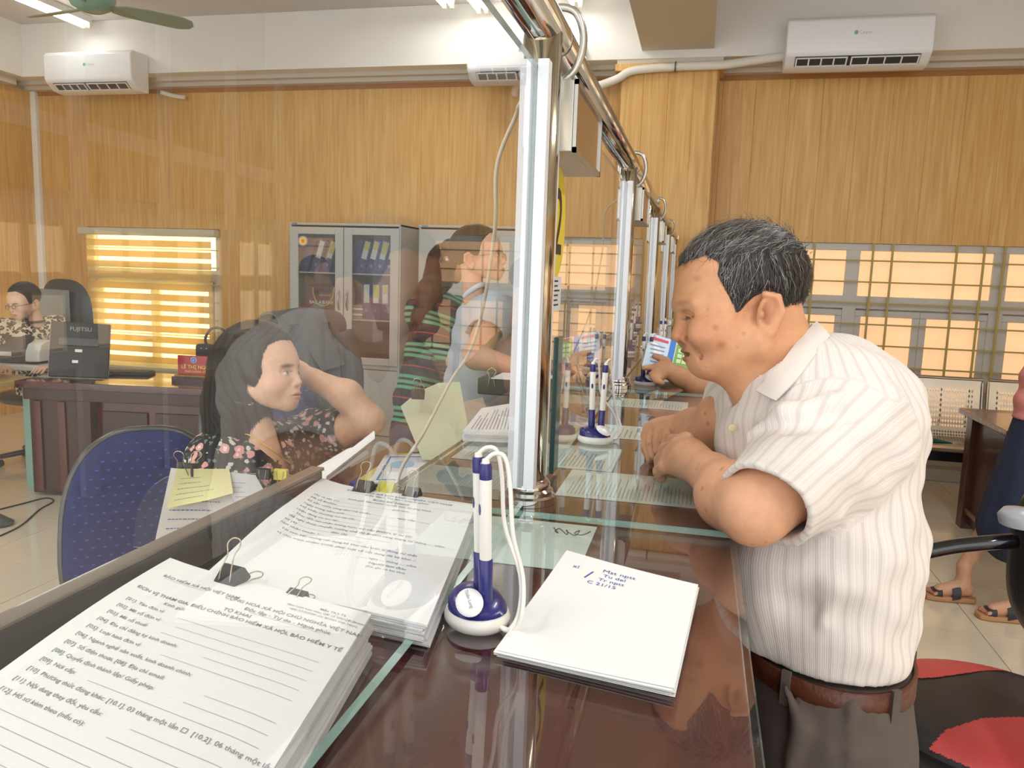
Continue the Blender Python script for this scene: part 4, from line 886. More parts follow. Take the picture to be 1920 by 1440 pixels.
def note(label, m, pts, curl, rows, seed, w0):
    t = thing('note', label, 'note', shp(*pts[0])); c = [Vector((*p, 0)) for p in pts]
    def f(u, v):
        q = c[0]*(1-u)*(1-v)+c[1]*u*(1-v)+c[2]*u*v+c[3]*(1-u)*v; return shp(q.x, q.y, w0+curl*(v**2)+.004*sin(u*6+seed)*v)
    surf('paper', lambda u, v: f(v, u), 10, 10, .0005, m, t)
    V, F = dashes(1, 1, rows, .1, .9, .1, .8, .09, seed, .8); 
    printed([(a, b) for a, b in V], F, lambda x, y: (f(x, 1-y)-FW*.002, -FW), blue_ink, t, 'handwriting', 0); return t
note('white handwritten note hanging lowest on the acrylic shield', mat('note_white', '#e8e4d8', .75), [(.05, .005), (.165, .0), (.18, -.15), (.03, -.16)], .01, 7, 2, .004)
note('yellow sticky note clipped over the white notes on the shield', mat('note_yellow', '#e6dfa0', .75), [(.06, .006), (.145, .01), (.155, -.03), (.05, -.062)], .015, 5, 4, .012)
note('creased white receipt hanging right of the yellow sticky note', mat('note_grey', '#dcdad6', .75), [(.13, .004), (.19, .0), (.225, -.055), (.17, -.07)], .015, 6, 5, .008)
clip('big black binder clip above the yellow sticky note', shp(.075, .004), .1, 1.35, s=1.25); clip('black binder clip on the top edge of the acrylic shield', shp(.205, .0), .1, -1.5, s=1.0, up=.1); clip('yellow binder clip on the top edge of the acrylic shield', shp(.235, .0), .1, -1.5, yelclip, 1.0, .1)
# open notebook, folders and holders on the worktop
nb = thing('notebook', 'open white notebook lying in front of the seated woman', 'notebook', at(655, 870, 1.6)); nb0 = at(650, 872, 1.55)
for s_, (q0, q1, q2, q3) in enumerate((((600, 905, 1.5), (690, 845, 1.62), (640, 848, 1.72), (560, 895, 1.6)), ((612, 893, 1.5), (703, 822, 1.64), (700, 812, 1.70), (606, 886, 1.56)))):
    c4 = [at(*q) for q in (q0, q1, q2, q3)]
    surf('page', lambda u, v: c4[0]*(1-u)*(1-v)+c4[1]*u*(1-v)+c4[2]*u*v+c4[3]*(1-u)*v+Vector((0, 0, .01*sin(v*pi))), 6, 6, .006, paper, nb)
def flat(nm, label, cat, corners, t_, m, z0, rows=0, seed=1, im=None):
    c4 = [onz(x, y, z0) for x, y in corners]; c0 = sum(c4, Vector())/4; th = thing(nm, label, cat, (c0.x, c0.y, z0))
    fq = lambda u, v: c4[0]*(1-u)*(1-v)+c4[1]*u*(1-v)+c4[2]*u*v+c4[3]*(1-u)*v
    V = [p for p in c4]+[p-Vector((0, 0, t_)) for p in c4]; o = mk(nm+'_body', V, [(3, 2, 1, 0), (4, 5, 6, 7), (0, 1, 5, 4), (1, 2, 6, 5), (2, 3, 7, 6), (3, 0, 4, 7)], m, th)
    if rows: V, F = dashes(1, 1, rows, .08, .92, .08, .92, .35, seed); printed(V, F, lambda x, y: (fq(x, 1-y), Vector((0, 0, 1))), im or inkg, th)
    return th, fq
zf = 1.02
flat('folder', 'blue folder under the white certificate on the staff worktop', 'folder', [(655, 905), (740, 855), (860, 852), (800, 912)], .012, mat('folder_blue', '#2f3fa0', .4), zf)
flat('folder', 'yellow folder peeking out above the blue folder', 'folder', [(668, 900), (745, 850), (850, 850), (800, 905)], .008, mat('folder_yellow', '#d8cf5a', .5), zf+.01)
_, fq = flat('certificate', 'white certificate with blue printed border on the folders', 'paper', [(690, 905), (722, 853), (832, 852), (810, 905)], .003, paper, zf+.014)
cbm = mat('cert_blue', '#5b8fc0', .6); th_ = _
for (a, b, c_, d) in ((.08, .92, .10, .13), (.08, .92, .86, .89), (.08, .10, .10, .89), (.90, .92, .10, .89)): mk('printed_border', [fq(a, c_)+Vector((0, 0, .0006)), fq(a, d)+Vector((0, 0, .0006)), fq(b, d)+Vector((0, 0, .0006)), fq(b, c_)+Vector((0, 0, .0006))], [(0, 1, 2, 3)], cbm, th_)
mk('printed_seal', [fq(.62+.14*cos(a), .38+.2*sin(a))+Vector((0, 0, .0007)) for a in np.linspace(0, 2*pi, 21)[:-1]], [tuple(range(20))], mat('cert_pale', '#b9d3e6', .6), th_)
ps_, _q = flat('paper_stack', 'loose white document stack under the second pane on the counter', 'paper stack', [(868, 808), (903, 765), (985, 752), (985, 812)], .02, paper, 1.20, 14, 9)
for i, (dx, dy) in enumerate(((.004, -.003), (-.004, .002))):
    c4 = [onz(x, y, 1.20)+Vector((dx, dy, 0)) for x, y in [(868, 808), (903, 765), (985, 752), (985, 812)]]
    mk('sheet', [p+Vector((0, 0, -.006-.007*i)) for p in c4]+[p+Vector((0, 0, -.011-.007*i)) for p in c4], [(3, 2, 1, 0), (4, 5, 6, 7), (0, 1, 5, 4), (1, 2, 6, 5), (2, 3, 7, 6), (3, 0, 4, 7)], paper2, ps_)
def leaf(nm, label, cat, px_, d, m, back=.12, thick=.002):
    """an upright leaning board: outline sighted at distance d, leaning back"""
    pts = [at(x, y, d+(max(p[1] for p in px_)-y)/FPX*d*back*5) for x, y in px_]; n = len(pts); th = thing(nm, label, cat, min(pts, key=lambda p: p.z))
    dv = FW*thick; mk(nm+'_body', pts+[p+dv for p in pts], [tuple(range(n))[::-1], tuple(range(n, 2*n))]+[(i, n+i, n+(i+1) % n, (i+1) % n) for i in range(n)], m, th); return th
leaf('document_holder', 'pale green document holder leaning on the staff worktop', 'document holder', [(792, 862), (751, 762), (783, 735), (822, 718), (862, 716), (876, 790), (873, 862)], 1.95, mat('holder_green', '#c9ccaa', .5))
leaf('paper_sheet', 'pale pink sheet propped behind the green document holder', 'paper', [(858, 835), (851, 758), (905, 745), (925, 800), (900, 835)], 2.15, mat('sheet_pink', '#dccfbc', .6))
clip('black clip gripping the top of the green document holder', at(784, 738, 1.99), .2, 1.2, s=1.3)
bt = thing('letter_tray', 'black letter box with a wire clip behind the second pane', 'box', onz(935, 742, ZT)); q = onz(935, 742, ZT)
bev(box('tray', (q.x-.06, q.x+.10), (q.y, q.y+.1), (ZT+.0005, ZT+.045), bp, bt), .004); box('top_sheet', (q.x-.02, q.x+.13), (q.y-.01, q.y+.12), (ZT+.046, ZT+.048), paper, bt)
tube('wire_clip', [q+Vector((-.03, -.002, .02)), q+Vector((-.026, -.004, .05)), q+Vector((-.032, -.004, .065)), q+Vector((-.02, -.004, .074)), q+Vector((-.008, -.004, .065)), q+Vector((-.014, -.004, .05)), q+Vector((-.01, -.002, .02))], .0015, wire, bt, 6, sm=4)
# ================================================================ people (implicit surfaces meshed with surface nets)
def A3(v): return np.array(v, dtype=np.float32)
def cone(a, b, r1, r2=None, k=.01, flat=None, op='u'):
    return dict(t='c', a=A3(a), b=A3(b), r1=r1, r2=r1 if r2 is None else r2, k=k, flat=flat, op=op)
def ell(c, r, R=None, k=.01, op='u'):
    return dict(t='e', c=A3(c), r=A3(r), R=np.eye(3, dtype=np.float32) if R is None else np.array(R, dtype=np.float32), k=k, op=op)
def cutp(p, n): return dict(t='p', p=A3(p), n=A3(Vector(n).normalized()))          # removes the side n points to
def pd_(q, P):
    if q['t'] == 'c':
        a, b = q['a'], q['b']; ba = b-a; L2 = max(float(ba @ ba), 1e-12); pa = P-a
        t = np.clip((pa @ ba)/L2, 0, 1); d = pa-t[..., None]*ba
        if q['flat'] is not None:
            ax, f = A3(q['flat'][0]), q['flat'][1]; s = d @ ax; d = d+(f-1)*s[..., None]*ax
        return np.sqrt((d*d).sum(-1))-(q['r1']+(q['r2']-q['r1'])*t)
    if q['t'] == 'e':
        x = (P-q['c']) @ q['R'].T; k0 = np.sqrt(((x/q['r'])**2).sum(-1)); k1 = np.sqrt(((x/q['r']**2)**2).sum(-1))
        return k0*(k0-1)/np.maximum(k1, 1e-6)
    return (P-q['p']) @ q['n']
def bbox_(q):
    if q['t'] == 'c':
        r = max(q['r1'], q['r2'])*(1/min(1, q['flat'][1]) if q['flat'] is not None else 1); return np.minimum(q['a'], q['b'])-r, np.maximum(q['a'], q['b'])+r
    e = np.sqrt(((q['R']*q['r'][:, None])**2).sum(0)); return q['c']-e, q['c']+e
def field(prims, vox, disp=None, shell=0, cuts=(), clipf=None, lo=None, hi=None):
    U = [p for p in prims if p['op'] == 'u']; B = [bbox_(p) for p in U]
    lo = (np.min([b[0] for b in B], 0) if lo is None else A3(lo))-4*vox; hi = (np.max([b[1] for b in B], 0) if hi is None else A3(hi))+4*vox
    n = np.ceil((hi-lo)/vox).astype(int)+1
    ax = [lo[i]+np.arange(n[i], dtype=np.float32)*vox for i in range(3)]; D = np.full(n, .2, np.float32)
    for p in prims:
        b0, b1 = bbox_(p); m = p['k']*1.2+3*vox+(.02 if shell or disp or clipf else 0)
        i0 = np.clip(np.floor((b0-m-lo)/vox).astype(int), 0, n-1); i1 = np.clip(np.ceil((b1+m-lo)/vox).astype(int)+1, 1, n)
        if (i1 <= i0).any(): continue
        s = tuple(slice(i0[i], i1[i]) for i in range(3)); P = np.stack(np.meshgrid(*[ax[i][s[i]] for i in range(3)], indexing='ij'), -1)
        d = pd_(p, P); o = D[s]; k = max(p['k'], 1e-5)
        if p['op'] == 'u': h = np.clip(.5+.5*(o-d)/k, 0, 1); D[s] = o+(d-o)*h-k*h*(1-h)
        else: h = np.clip(.5-.5*(o+d)/k, 0, 1); D[s] = o+(-d-o)*h+k*h*(1-h)
    if disp or clipf or cuts:
        P = np.stack(np.meshgrid(*ax, indexing='ij'), -1)
        if disp: msk = np.abs(D) < .06; D[msk] += disp(P[msk]).astype(np.float32)
    if shell: D = np.maximum(D, -(D+shell))
    if clipf: D = np.maximum(D, clipf(P).astype(np.float32))
    for c in cuts: D = np.maximum(D, pd_(c, P)) if c['t'] == 'p' else np.maximum(D, -pd_(c, P))
    return D, lo, vox
def nets(D, lo, vox):
    s = D < 0; nx, ny, nz = np.array(D.shape)-1
    cs = sum(s[i:nx+i, j:ny+j, k:nz+k].astype(np.int8) for i in (0, 1) for j in (0, 1) for k in (0, 1)); act = (cs > 0) & (cs < 8)
    idx = np.full(act.shape, -1, np.int64); C_ = np.argwhere(act); idx[act] = np.arange(len(C_))
    acc = np.zeros((len(C_), 3)); cnt = np.zeros(len(C_)); x, y, z = C_.T
    cor = [(i, j, k) for i in (0, 1) for j in (0, 1) for k in (0, 1)]
    for a in cor:
        for b in cor:
            if sum(b)-sum(a) == 1 and all(q >= p for p, q in zip(a, b)):
                da = D[x+a[0], y+a[1], z+a[2]]; db = D[x+b[0], y+b[1], z+b[2]]; m = (da < 0) != (db < 0)
                t = da[m]/(da[m]-db[m]); acc[m] += np.array(a)+t[:, None]*(np.array(b)-np.array(a)); cnt[m] += 1
    V = (C_+acc/np.maximum(cnt, 1)[:, None])*vox+lo; F = []
    for ax in range(3):
        d = [0, 0, 0]; d[ax] = 1; sl = [slice(1, None)]*3; sl[ax] = slice(0, None)
        A_ = s[1:-1, 1:-1, :-1] if ax == 2 else (s[1:-1, :-1, 1:-1] if ax == 1 else s[:-1, 1:-1, 1:-1])
        B_ = s[1:-1, 1:-1, 1:] if ax == 2 else (s[1:-1, 1:, 1:-1] if ax == 1 else s[1:, 1:-1, 1:-1])
        e = np.argwhere(A_ != B_); off = np.array([1, 1, 1]); off[ax] = 0; e = e+off; flip = A_[tuple((e-off).T)]
        u, v = [(1, 2), (2, 0), (0, 1)][ax]; du = np.eye(3, dtype=int)[u]; dv = np.eye(3, dtype=int)[v]
        q = np.stack([idx[tuple((e-du-dv).T)], idx[tuple((e-dv).T)], idx[tuple(e.T)], idx[tuple((e-du).T)]], 1)
        q[~flip] = q[~flip][:, ::-1]; F.append(q)
    F = np.concatenate(F); F = F[(F >= 0).all(1)]
    return V, F
def sdf(prims, vox, **kw): return nets(*field(prims, vox, **kw))
def npmesh(name, V, F, m, parent=None, col=None, attrs=None):
    me = bpy.data.meshes.new(name); me.vertices.add(len(V)); me.vertices.foreach_set('co', np.asarray(V, np.float32).ravel())
    nv = F.shape[1]; me.loops.add(F.size); me.loops.foreach_set('vertex_index', F.astype(np.int32).ravel()); me.polygons.add(len(F))
    me.polygons.foreach_set('loop_start', np.arange(len(F), dtype=np.int32)*nv); me.polygons.foreach_set('use_smooth', np.ones(len(F), bool))
    if m: me.materials.append(m)
    me.update(); me.validate()
    if col is not None:
        a = me.attributes.new('Col', 'FLOAT_COLOR', 'POINT'); a.data.foreach_set('color', np.concatenate([col, np.ones((len(col), 1))], 1).astype(np.float32).ravel())
    for k, v in (attrs or {}).items():
        a = me.attributes.new(k, 'FLOAT', 'POINT'); a.data.foreach_set('value', v.astype(np.float32))
    return link(bpy.data.objects.new(name, me), parent)
def join(parts):
    V = []; F = []; C = []; n = 0
    for v, f, c in parts: V.append(v); F.append(f+n); C.append(c); n += len(v)
    return np.concatenate(V), np.concatenate(F), np.concatenate(C)
skinm = mat('skin', '#c08a62', .5, attr='Col', noise=.06, scale=70, bump=.06, bscale=260, spec=.35, sss=.06)
hairm = mat('hair_strands', '#222222', .45, attr='Col', spec=.4)
class Frame:
    """local axes: a backwards(+)/front(-), b down, c to the near side; unit = scale metres"""
    def __init__(s, o, a, b, scale): 
        s.o = Vector(o); s.a = Vector(a).normalized(); b = Vector(b); s.b = (b-s.a*b.dot(s.a)).normalized(); s.c = s.a.cross(s.b); s.s = scale
        s.R = np.array([s.a, s.b, s.c], np.float32)
    def p(s, a, b, c): return s.o+(s.a*a+s.b*b+s.c*c)*s.s
    def loc(s, V): return ((V-A3(s.o)) @ s.R.T)/s.s
    def E(s, c, r, k=8, op='u', sym=None, rot=0):
        R = s.R
        if rot: ca, sa = cos(rot), sin(rot); R = np.array([[ca, sa, 0], [-sa, ca, 0], [0, 0, 1]], np.float32) @ s.R
        L = [ell(s.p(*c), [q*s.s for q in r], R, k*s.s, op)]
        if sym or (sym is None and c[2]): L.append(ell(s.p(c[0], c[1], -c[2]), [q*s.s for q in r], R, k*s.s, op))
        return L
    def K(s, a, b, r1, r2=None, k=8, op='u', sym=None, flat=None):
        fl = (s.c, flat) if flat else None
        L = [cone(s.p(*a), s.p(*b), r1*s.s, (r1 if r2 is None else r2)*s.s, k*s.s, fl, op)]
        if sym or (sym is None and (a[2] or b[2])): L.append(cone(s.p(a[0], a[1], -a[2]), s.p(b[0], b[1], -b[2]), r1*s.s, (r1 if r2 is None else r2)*s.s, k*s.s, fl, op))
        return L
def skull(f): return f.E((4, -42, 0), (116, 97, 92), 10) + f.E((-48, -2, 0), (79, 92, 80), 20)
def headprims(f, fem=False, smile=0., ears=True):
    h = skull(f)
    h += f.E((-50, 62, 0), (58, 62, 70), 20)
    if fem: h += f.E((-62, 60, 40), (36, 32, 30), 24) + f.K((14, 62, 42), (-72, 116, 12), 26, 22, 26) + f.E((-78, 118, 0), (20, 20, 22), 16)
    else: h += f.E((-56, 58, 46), (46, 42, 38), 22) + f.K((12, 82, 54), (-66, 112, 20), 40, 32, 22) + f.E((-66, 116, 0), (29, 26, 32), 18) + f.E((-20, 120, 0), (62, 34, 50), 26)
    h += f.E((-80 if not fem else -84, 92, 0), (26 if not fem else 29, 30, 34), 14)
    h += f.E((-112, 33, 33), (20, 13, 19), 14, 's')                       # eye sockets
    if not fem: h += f.K((-114, 12, 14), (-98, 14, 56), 10, 12, 16)
    h += f.E((-96, 37, 31), (15, 14, 17), 4)                              # eyeballs under the lids
    h += f.K((-112, 34, 42), (-106, 38, 50), 3, 2, 5) if not fem else []
    if fem: h += f.K((-108, 26, 0), (-119, 66, 0), 8, 10, 12) + f.E((-119, 68, 0), (11, 9, 10), 5) + f.E((-108, 73, 11), (9, 7, 7), 5)
    else: h += f.K((-108, 28, 0), (-117, 64, 0), 9, 13, 10) + f.E((-119, 70, 0), (13, 12, 15), 5) + f.E((-105, 75, 17), (14, 11, 10), 5)
    h += f.E((-112, 80, 7), (4, 3, 3), 2, 's')                            # nostrils
    q = 1 if fem else 0; z_ = 0 if fem else 5
    h += f.E((-110+q+z_, 98, 0), (9, 5.5+q, 21), 4) + f.E((-106+q+z_, 108+smile*4, 0), (10, 6.5+q, 18), 4)
    h += f.E((-112+z_, 103+smile*2, 0), (14, 1.6+smile*2.6, 24), 2, 's')     # mouth line
    if smile: h += f.E((-82, 68, 54), (30, 26, 22), 14) + f.K((-106, 76, 24), (-86, 110, 44), 5, 3.5, 6, 's') + f.K((-84, 112, 40), (-76, 128, 40), 3, 2, 6, 's') + f.K((-100, 41, 50), (-80, 54, 72), 2.2, 1.4, 3, 's') + f.K((-100, 37, 52), (-78, 40, 74), 2.2, 1.4, 3, 's') + f.K((-98, 33, 54), (-80, 26, 72), 1.8, 1.2, 3, 's') + f.K((-132, -22, 0), (-118, -18, 44), 1.5, 1.2, 4, 's', True) + f.K((-132, -40, 0), (-117, -36, 46), 1.5, 1.2, 4, 's', True)
    # ears
    e = 74 if fem else 88
    if not ears: return h
    h += f.E((24, 36, e), (22, 40, 11), 6, rot=.18) + f.K((14, 2, e+6), (36, 8, e+10), 6, 6, 4) + f.K((36, 8, e+10), (44, 34, e+9), 6, 6, 4) + f.K((44, 34, e+9), (30, 66, e+2), 6, 7, 4) + f.E((22, 68, e), (13, 13, 9), 5)
    h += f.E((19, 34, e+14), (14, 25, 14), 3, 's', rot=.18) + f.E((8, 38, e+6), (6, 8, 7), 3)
    return h
def paint(col, loc, c, r, rgb, amt=1., soft=.45, sym=True):
    for sg in ((1, -1) if sym and c[2] else (1,)):
        q = np.sqrt((((loc-np.array([c[0], c[1], c[2]*sg]))/np.array(r))**2).sum(1)); w_ = np.clip((1+soft-q)/(2*soft), 0, 1)*amt; col[:] = col*(1-w_[:, None])+np.array(srgb(rgb))*w_[:, None]
def skincol(f, V, base, lip, brow, fem=False, lid='#8a5a40', smile=0):
    L = f.loc(V); c = np.tile(np.array(srgb(base)), (len(V), 1))
    paint(c, L, (-80, 66, 50), (40, 34, 40), '#c9785a' if not fem else '#d99a84', .35, .8)
    paint(c, L, (-120, 70, 0), (24, 22, 26), '#b9694c' if not fem else base, .35, .7)
    paint(c, L, (28, 36, 92), (30, 46, 20), '#c07a58', .35, .7)
    if fem:
        paint(c, L, (-110, 36, 33), (16, 6.5, 20), '#a8745c', .5, .5); paint(c, L, (-112, 37, 32), (16, 4.2, 15), '#e6dcd6', .95, .35); paint(c, L, (-114, 36.5, 33), (14, 4.6, 5.5), '#1c1210', 1, .35); paint(c, L, (-112, 32, 33), (16, 1.8, 19), '#1c1210', .9, .5)
    else: paint(c, L, (-110, 37, 33), (14, 4.2, 20), lid, .55, .6); paint(c, L, (-110, 40, 33), (14, 2.2, 17), '#2a1b16', .85, .5)
    paint(c, L, (-114, 12 if not fem else 17, 34), (16, 4.5, 24), brow, .4 if not fem else .75, .5)
    paint(c, L, (-112, 98, 0), (12, 5.5, 21), lip, .75, .4); paint(c, L, (-108, 108+smile*4, 0), (13, 6.5, 19), lip, .75, .4)
    paint(c, L, (-112, 103+smile*2, 0), (16, 1.8+smile*1.5, 25), '#3a1a16', .8, .5)
    paint(c, L, (16, 36, 90), (9, 16, 14), '#7a4430', .6, .6)
    return c
def polysd(L, poly):
    """signed distance (negative inside) to a polygon in local (a,b)"""
    x, y = L[..., 0], L[..., 1]; d = np.full(x.shape, 1e9, np.float32); s = np.ones(x.shape, np.float32); n = len(poly)
    for i in range(n):
        ax, ay = poly[i]; bx, by = poly[i-1]; ex, ey = bx-ax, by-ay; wx, wy = x-ax, y-ay
        t = np.clip((wx*ex+wy*ey)/(ex*ex+ey*ey), 0, 1); d = np.minimum(d, (wx-ex*t)**2+(wy-ey*t)**2)
        c1 = y >= ay; c2 = y < by; c3 = ex*wy > ey*wx; fl = (c1 & c2 & c3) | (~c1 & ~c2 & ~c3); s = np.where(fl, -s, s)
    return s*np.sqrt(d)
def hairshell(f, base, poly, th, vox, extra=(), rough=2.0, thick=None):
    """hair cap grown from the skull: offset outward by th units and cut to the hairline polygon"""
    def dsp(P):
        L = f.loc(P); return -(th*np.clip(-polysd(L, poly)/12, 0.05, 1)+rough*np.sin(L[:, 0]*.23+L[:, 1]*.11+np.sin(L[:, 2]*.13)*2)*np.sin(L[:, 1]*.19+L[:, 2]*.21))*f.s
    clipf = lambda P: polysd(f.loc(P), poly)*f.s
    D, lo, v = field(base, vox, disp=dsp, clipf=clipf)
    if extra:
        pass
    return nets(D, lo, v)
def vnormals(V, F):
    n = np.zeros_like(V); a = V[F[:, 2]]-V[F[:, 0]]; b = V[F[:, 3]]-V[F[:, 1]]; c = np.cross(a, b)
    for i in range(4): np.add.at(n, F[:, i], c)
    return n/np.maximum(np.linalg.norm(n, axis=1, keepdims=True), 1e-9)
def strands(f, V, F, flow, count, length, width, colf, lift=.0015, segs=5, seed=1, weight=None):
    from mathutils.kdtree import KDTree
    rnd = np.random.RandomState(seed); N_ = vnormals(V, F); kd = KDTree(len(V))
    for i, v in enumerate(V): kd.insert(v, i)
    kd.balance(); L = f.loc(V); p = None
    if weight is not None: p = np.maximum(weight(L), 0); p = p/p.sum()
    ids = rnd.choice(len(V), count, p=p); OV = []; OF = []; OC = []
    for q in ids:
        pos = Vector(V[q]); c = colf(L[q], rnd); l = length*rnd.uniform(.6, 1.25); w_ = width*rnd.uniform(.6, 1.2); jig = rnd.normal(0, .22, 3); n0 = len(OV)
        for sgi in range(segs+1):
            _, i, _ = kd.find(pos); n = Vector(N_[i]); fl = flow(f.loc(np.array(pos)[None])[0]); d = f.a*(fl[0]+jig[0])+f.b*(fl[1]+jig[1])+f.c*(fl[2]+jig[2]); d = d-n*d.dot(n)*.85
            d.normalize(); t = sgi/segs; side = n.cross(d).normalized()*w_*(1-t*.85); o = Vector(V[i])+n*(lift*(1+1.5*t)*rnd.uniform(.5, 1.5)) if sgi and (Vector(V[i])-pos).length < .02 else pos+n*lift
            OV += [o-side, o+side]; OC += [c, c]; pos = o+d*(l/segs)
        for k in range(segs): a = n0+2*k; OF.append((a, a+1, a+3, a+2))
    return np.array(OV), np.array(OF), np.array(OC)
def person(label, loc, group=None): return thing('person', label, 'person', loc, group)
def armprims(pts, rs, k=.02):
    return [cone(pts[i], pts[i+1], rs[i], rs[i+1], k) for i in range(len(pts)-1)]
def handprims(wrist, palm, knuckles, tips, thumb, pr=.03, fr=.0085, nrm=None):
    """palm bulk plus four bent fingers and a thumb, all rooted inside the palm"""
    h = [cone(wrist, palm, .026, pr*.95, .018)]
    for kn, tp in zip(knuckles, tips):
        h.append(cone(palm, kn, pr*.62, fr*1.25, .012)); P = [kn]+list(tp)
        for i in range(len(P)-1): h.append(cone(P[i], P[i+1], fr*(1.12-.1*i), fr*(1.02-.12*i), .004))
    P = thumb
    h.append(cone(palm, P[0], pr*.6, fr*1.3, .012))
    for i in range(len(P)-1): h.append(cone(P[i], P[i+1], fr*(1.25-.12*i), fr*(1.1-.12*i), .004))
    return h
def nailpaint(C, V, tips, rgb='#d9ac92', r=.006):
    for t in tips:
        q = np.linalg.norm(V-A3(t), axis=1); w_ = np.clip((r*1.3-q)/(r*.6), 0, 1)*.6; C[:] = C*(1-w_[:, None])+np.array(srgb(rgb))*w_[:, None]

# ---------------------------------------------------------------- 1. the old man
DM = 1.15; ray0 = _ray(1390, 560).normalized(); om = Frame(at(1390, 560, DM), RT, -UP, DM/FPX)
if om.c.dot(FW) > 0: om.c = -om.c; om.R = np.array([om.a, om.b, om.c], np.float32)
M_SKIN = '#d89f76'
man = person('elderly man in a cream striped shirt leaning on the counter', (.22, 1.15, 0))
hp = headprims(om, False, 1.0)
hp += om.K((48, 55, 0), (95, 190, 0), 70, 82, 26) + om.K((-12, 112, 0), (55, 200, 0), 40, 62, 30)
V1, F1 = sdf(hp, .0026); C1 = skincol(om, V1, M_SKIN, '#9a5a4a', '#6b4a3a', smile=1)
Lm = om.loc(V1); 
for (a, b, c, r, rgb, am) in ((-58, 92, 82, 8, '#9a5636', .55), (-70, 60, 84, 5, '#a05c3c', .5), (-96, -30, 60, 6, '#ab6a48', .4), (-30, 95, 86, 4, '#9a5a3c', .5), (-20, 70, 84, 3.5, '#a0603f', .45), (-112, -58, 30, 7, '#b06f4e', .35), (-84, 96, 30, 20, '#8a5c48', .35), (-98, 86, 0, 16, '#8f6450', .4)): paint(C1, Lm, (a, b, c), (r, r, r*2), rgb, am, .5)
# near (left) arm and hand
E_, W_n = at(1414, 955, .972), at(1338, 893, 1.115)
nearS = at(1585, 800, 1.05)
pal = at(1293, 862, 1.185)
kn = [at(1286, 824, 1.215), at(1268, 836, 1.215), at(1254, 853, 1.212), at(1247, 874, 1.205)]
tips = [[at(1262, 826, 1.255), at(1250, 846, 1.275)], [at(1246, 842, 1.252), at(1240, 862, 1.268)], [at(1238, 862, 1.245), at(1236, 878, 1.258)], [at(1236, 884, 1.232), at(1240, 896, 1.243)]]
thb = [at(1300, 836, 1.245), at(1276, 846, 1.275), at(1258, 856, 1.285)]
an = armprims([nearS, at(1480, 900, .99), E_, at(1370, 930, 1.04), W_n], [.054, .044, .0385, .0405, .031], .03)
hn = handprims(W_n, pal, kn, tips, thb, .034, .0095)
V2, F2 = sdf(an+hn, .0026); C2 = np.tile(np.array(srgb('#d8a27e')), (len(V2), 1))
# far (right) arm and hand
Wf = at(1272, 812, 1.40); pf = at(1244, 812, 1.41)
knf = [at(1236, 800, 1.385), at(1226, 800, 1.40), at(1217, 806, 1.415), at(1213, 816, 1.43)]
tipf = [[at(1234, 826, 1.36), at(1233, 846, 1.355)], [at(1220, 830, 1.385), at(1224, 856, 1.37)], [at(1212, 836, 1.405), at(1220, 862, 1.385)], [at(1212, 842, 1.42), at(1222, 868, 1.40)]]
thf = [at(1250, 800, 1.375), at(1252, 822, 1.345), at(1248, 838, 1.335)]
af = armprims([at(1420, 740, 1.34), at(1360, 790, 1.30), at(1340, 815, 1.33), at(1300, 812, 1.37), Wf], [.05, .046, .043, .04, .029])
hf = handprims(Wf, pf, knf, tipf, thf, .031, .009)
V3, F3 = sdf(af+hf, .0026); C3 = np.tile(np.array(srgb('#d29b76')), (len(V3), 1)); nailpaint(C3, V3, [tipf[0][1]-FW*.008, tipf[1][1]-FW*.008])
rs = np.random.RandomState(3)
for CC, VV in ((C2, V2), (C3, V3)):
    for i in range(26):
        v = VV[rs.randint(len(VV))]; r = rs.uniform(.0012, .0032); q = np.linalg.norm(VV-v, axis=1); w_ = np.clip((r*1.5-q)/r, 0, 1)*.5; CC[:] = CC*(1-w_[:, None])+np.array(srgb('#7d4a30'))*w_[:, None]
# body under the clothes
ez = om.c; tors = [cone(at(1515, 800, 1.17), at(1541, 1180, 1.17), .112, .1, .03, (ez, .78)), cone(at(1560, 790, 1.06), at(1450, 775, 1.30), .06, .06, .05)]
HIPN, HIPF = Vector((.222, 1.10, .88)), Vector((.215, 1.29, .88)); FOOTN, FOOTF = Vector((.27, 1.06, .06)), Vector((.20, 1.30, .06))
legs = [cone(HIPN, FOOTN, .07, .045, .03), cone(HIPF, FOOTF, .07, .045, .03)]
V4, F4 = sdf(tors+legs, .009); C4 = np.tile(np.array(srgb(M_SKIN)), (len(V4), 1))
BV, BFa, BC = join([(V1, F1, C1), (V2, F2, C2), (V3, F3, C3), (V4, F4, C4)])
npmesh('body', BV, BFa, skinm, man, BC)
# hair
mpoly = [(-124, -58), (-112, -66), (-84, -72), (-62, -62), (-58, -52), (-62, -36), (-52, -12), (-40, 6), (-34, 30), (-28, 32), (-16, 14), (0, 0), (18, -6), (38, 2), (50, 24), (66, 46), (92, 54), (118, 44), (138, 36), (160, 0), (160, -160), (-20, -175), (-110, -140), (-132, -80)]
HV, HF = hairshell(om, skull(om), mpoly, 6, .0028, rough=1.8)
def mhc(L, r):
    g = np.clip(.32-(L[1]+30)/170+(-L[0]/400), .05, .75); base = np.array(srgb('#1d1a19')); gr = np.array(srgb('#a8a29a')); t = r.rand() < g*.75
    return gr*r.uniform(.35, .9) if t else base*r.uniform(1, 6)
HC = np.array([np.array(srgb('#2b2725'))*(1+3.2*np.clip(-(l[1]+40)/100, 0, 1)) for l in om.loc(HV)])
npmesh('hair', HV, HF, hairm, man, HC)
def mflow(L):
    a, b, c = L
    if b < -70: return (-.8+.006*a*0, .35+max(0, (-a-40)/120), .25*np.sign(c))
    if a < 20: return (-.15+.004*a, .9, .1*np.sign(c))
    return (.25, 1.0, .05*np.sign(c))
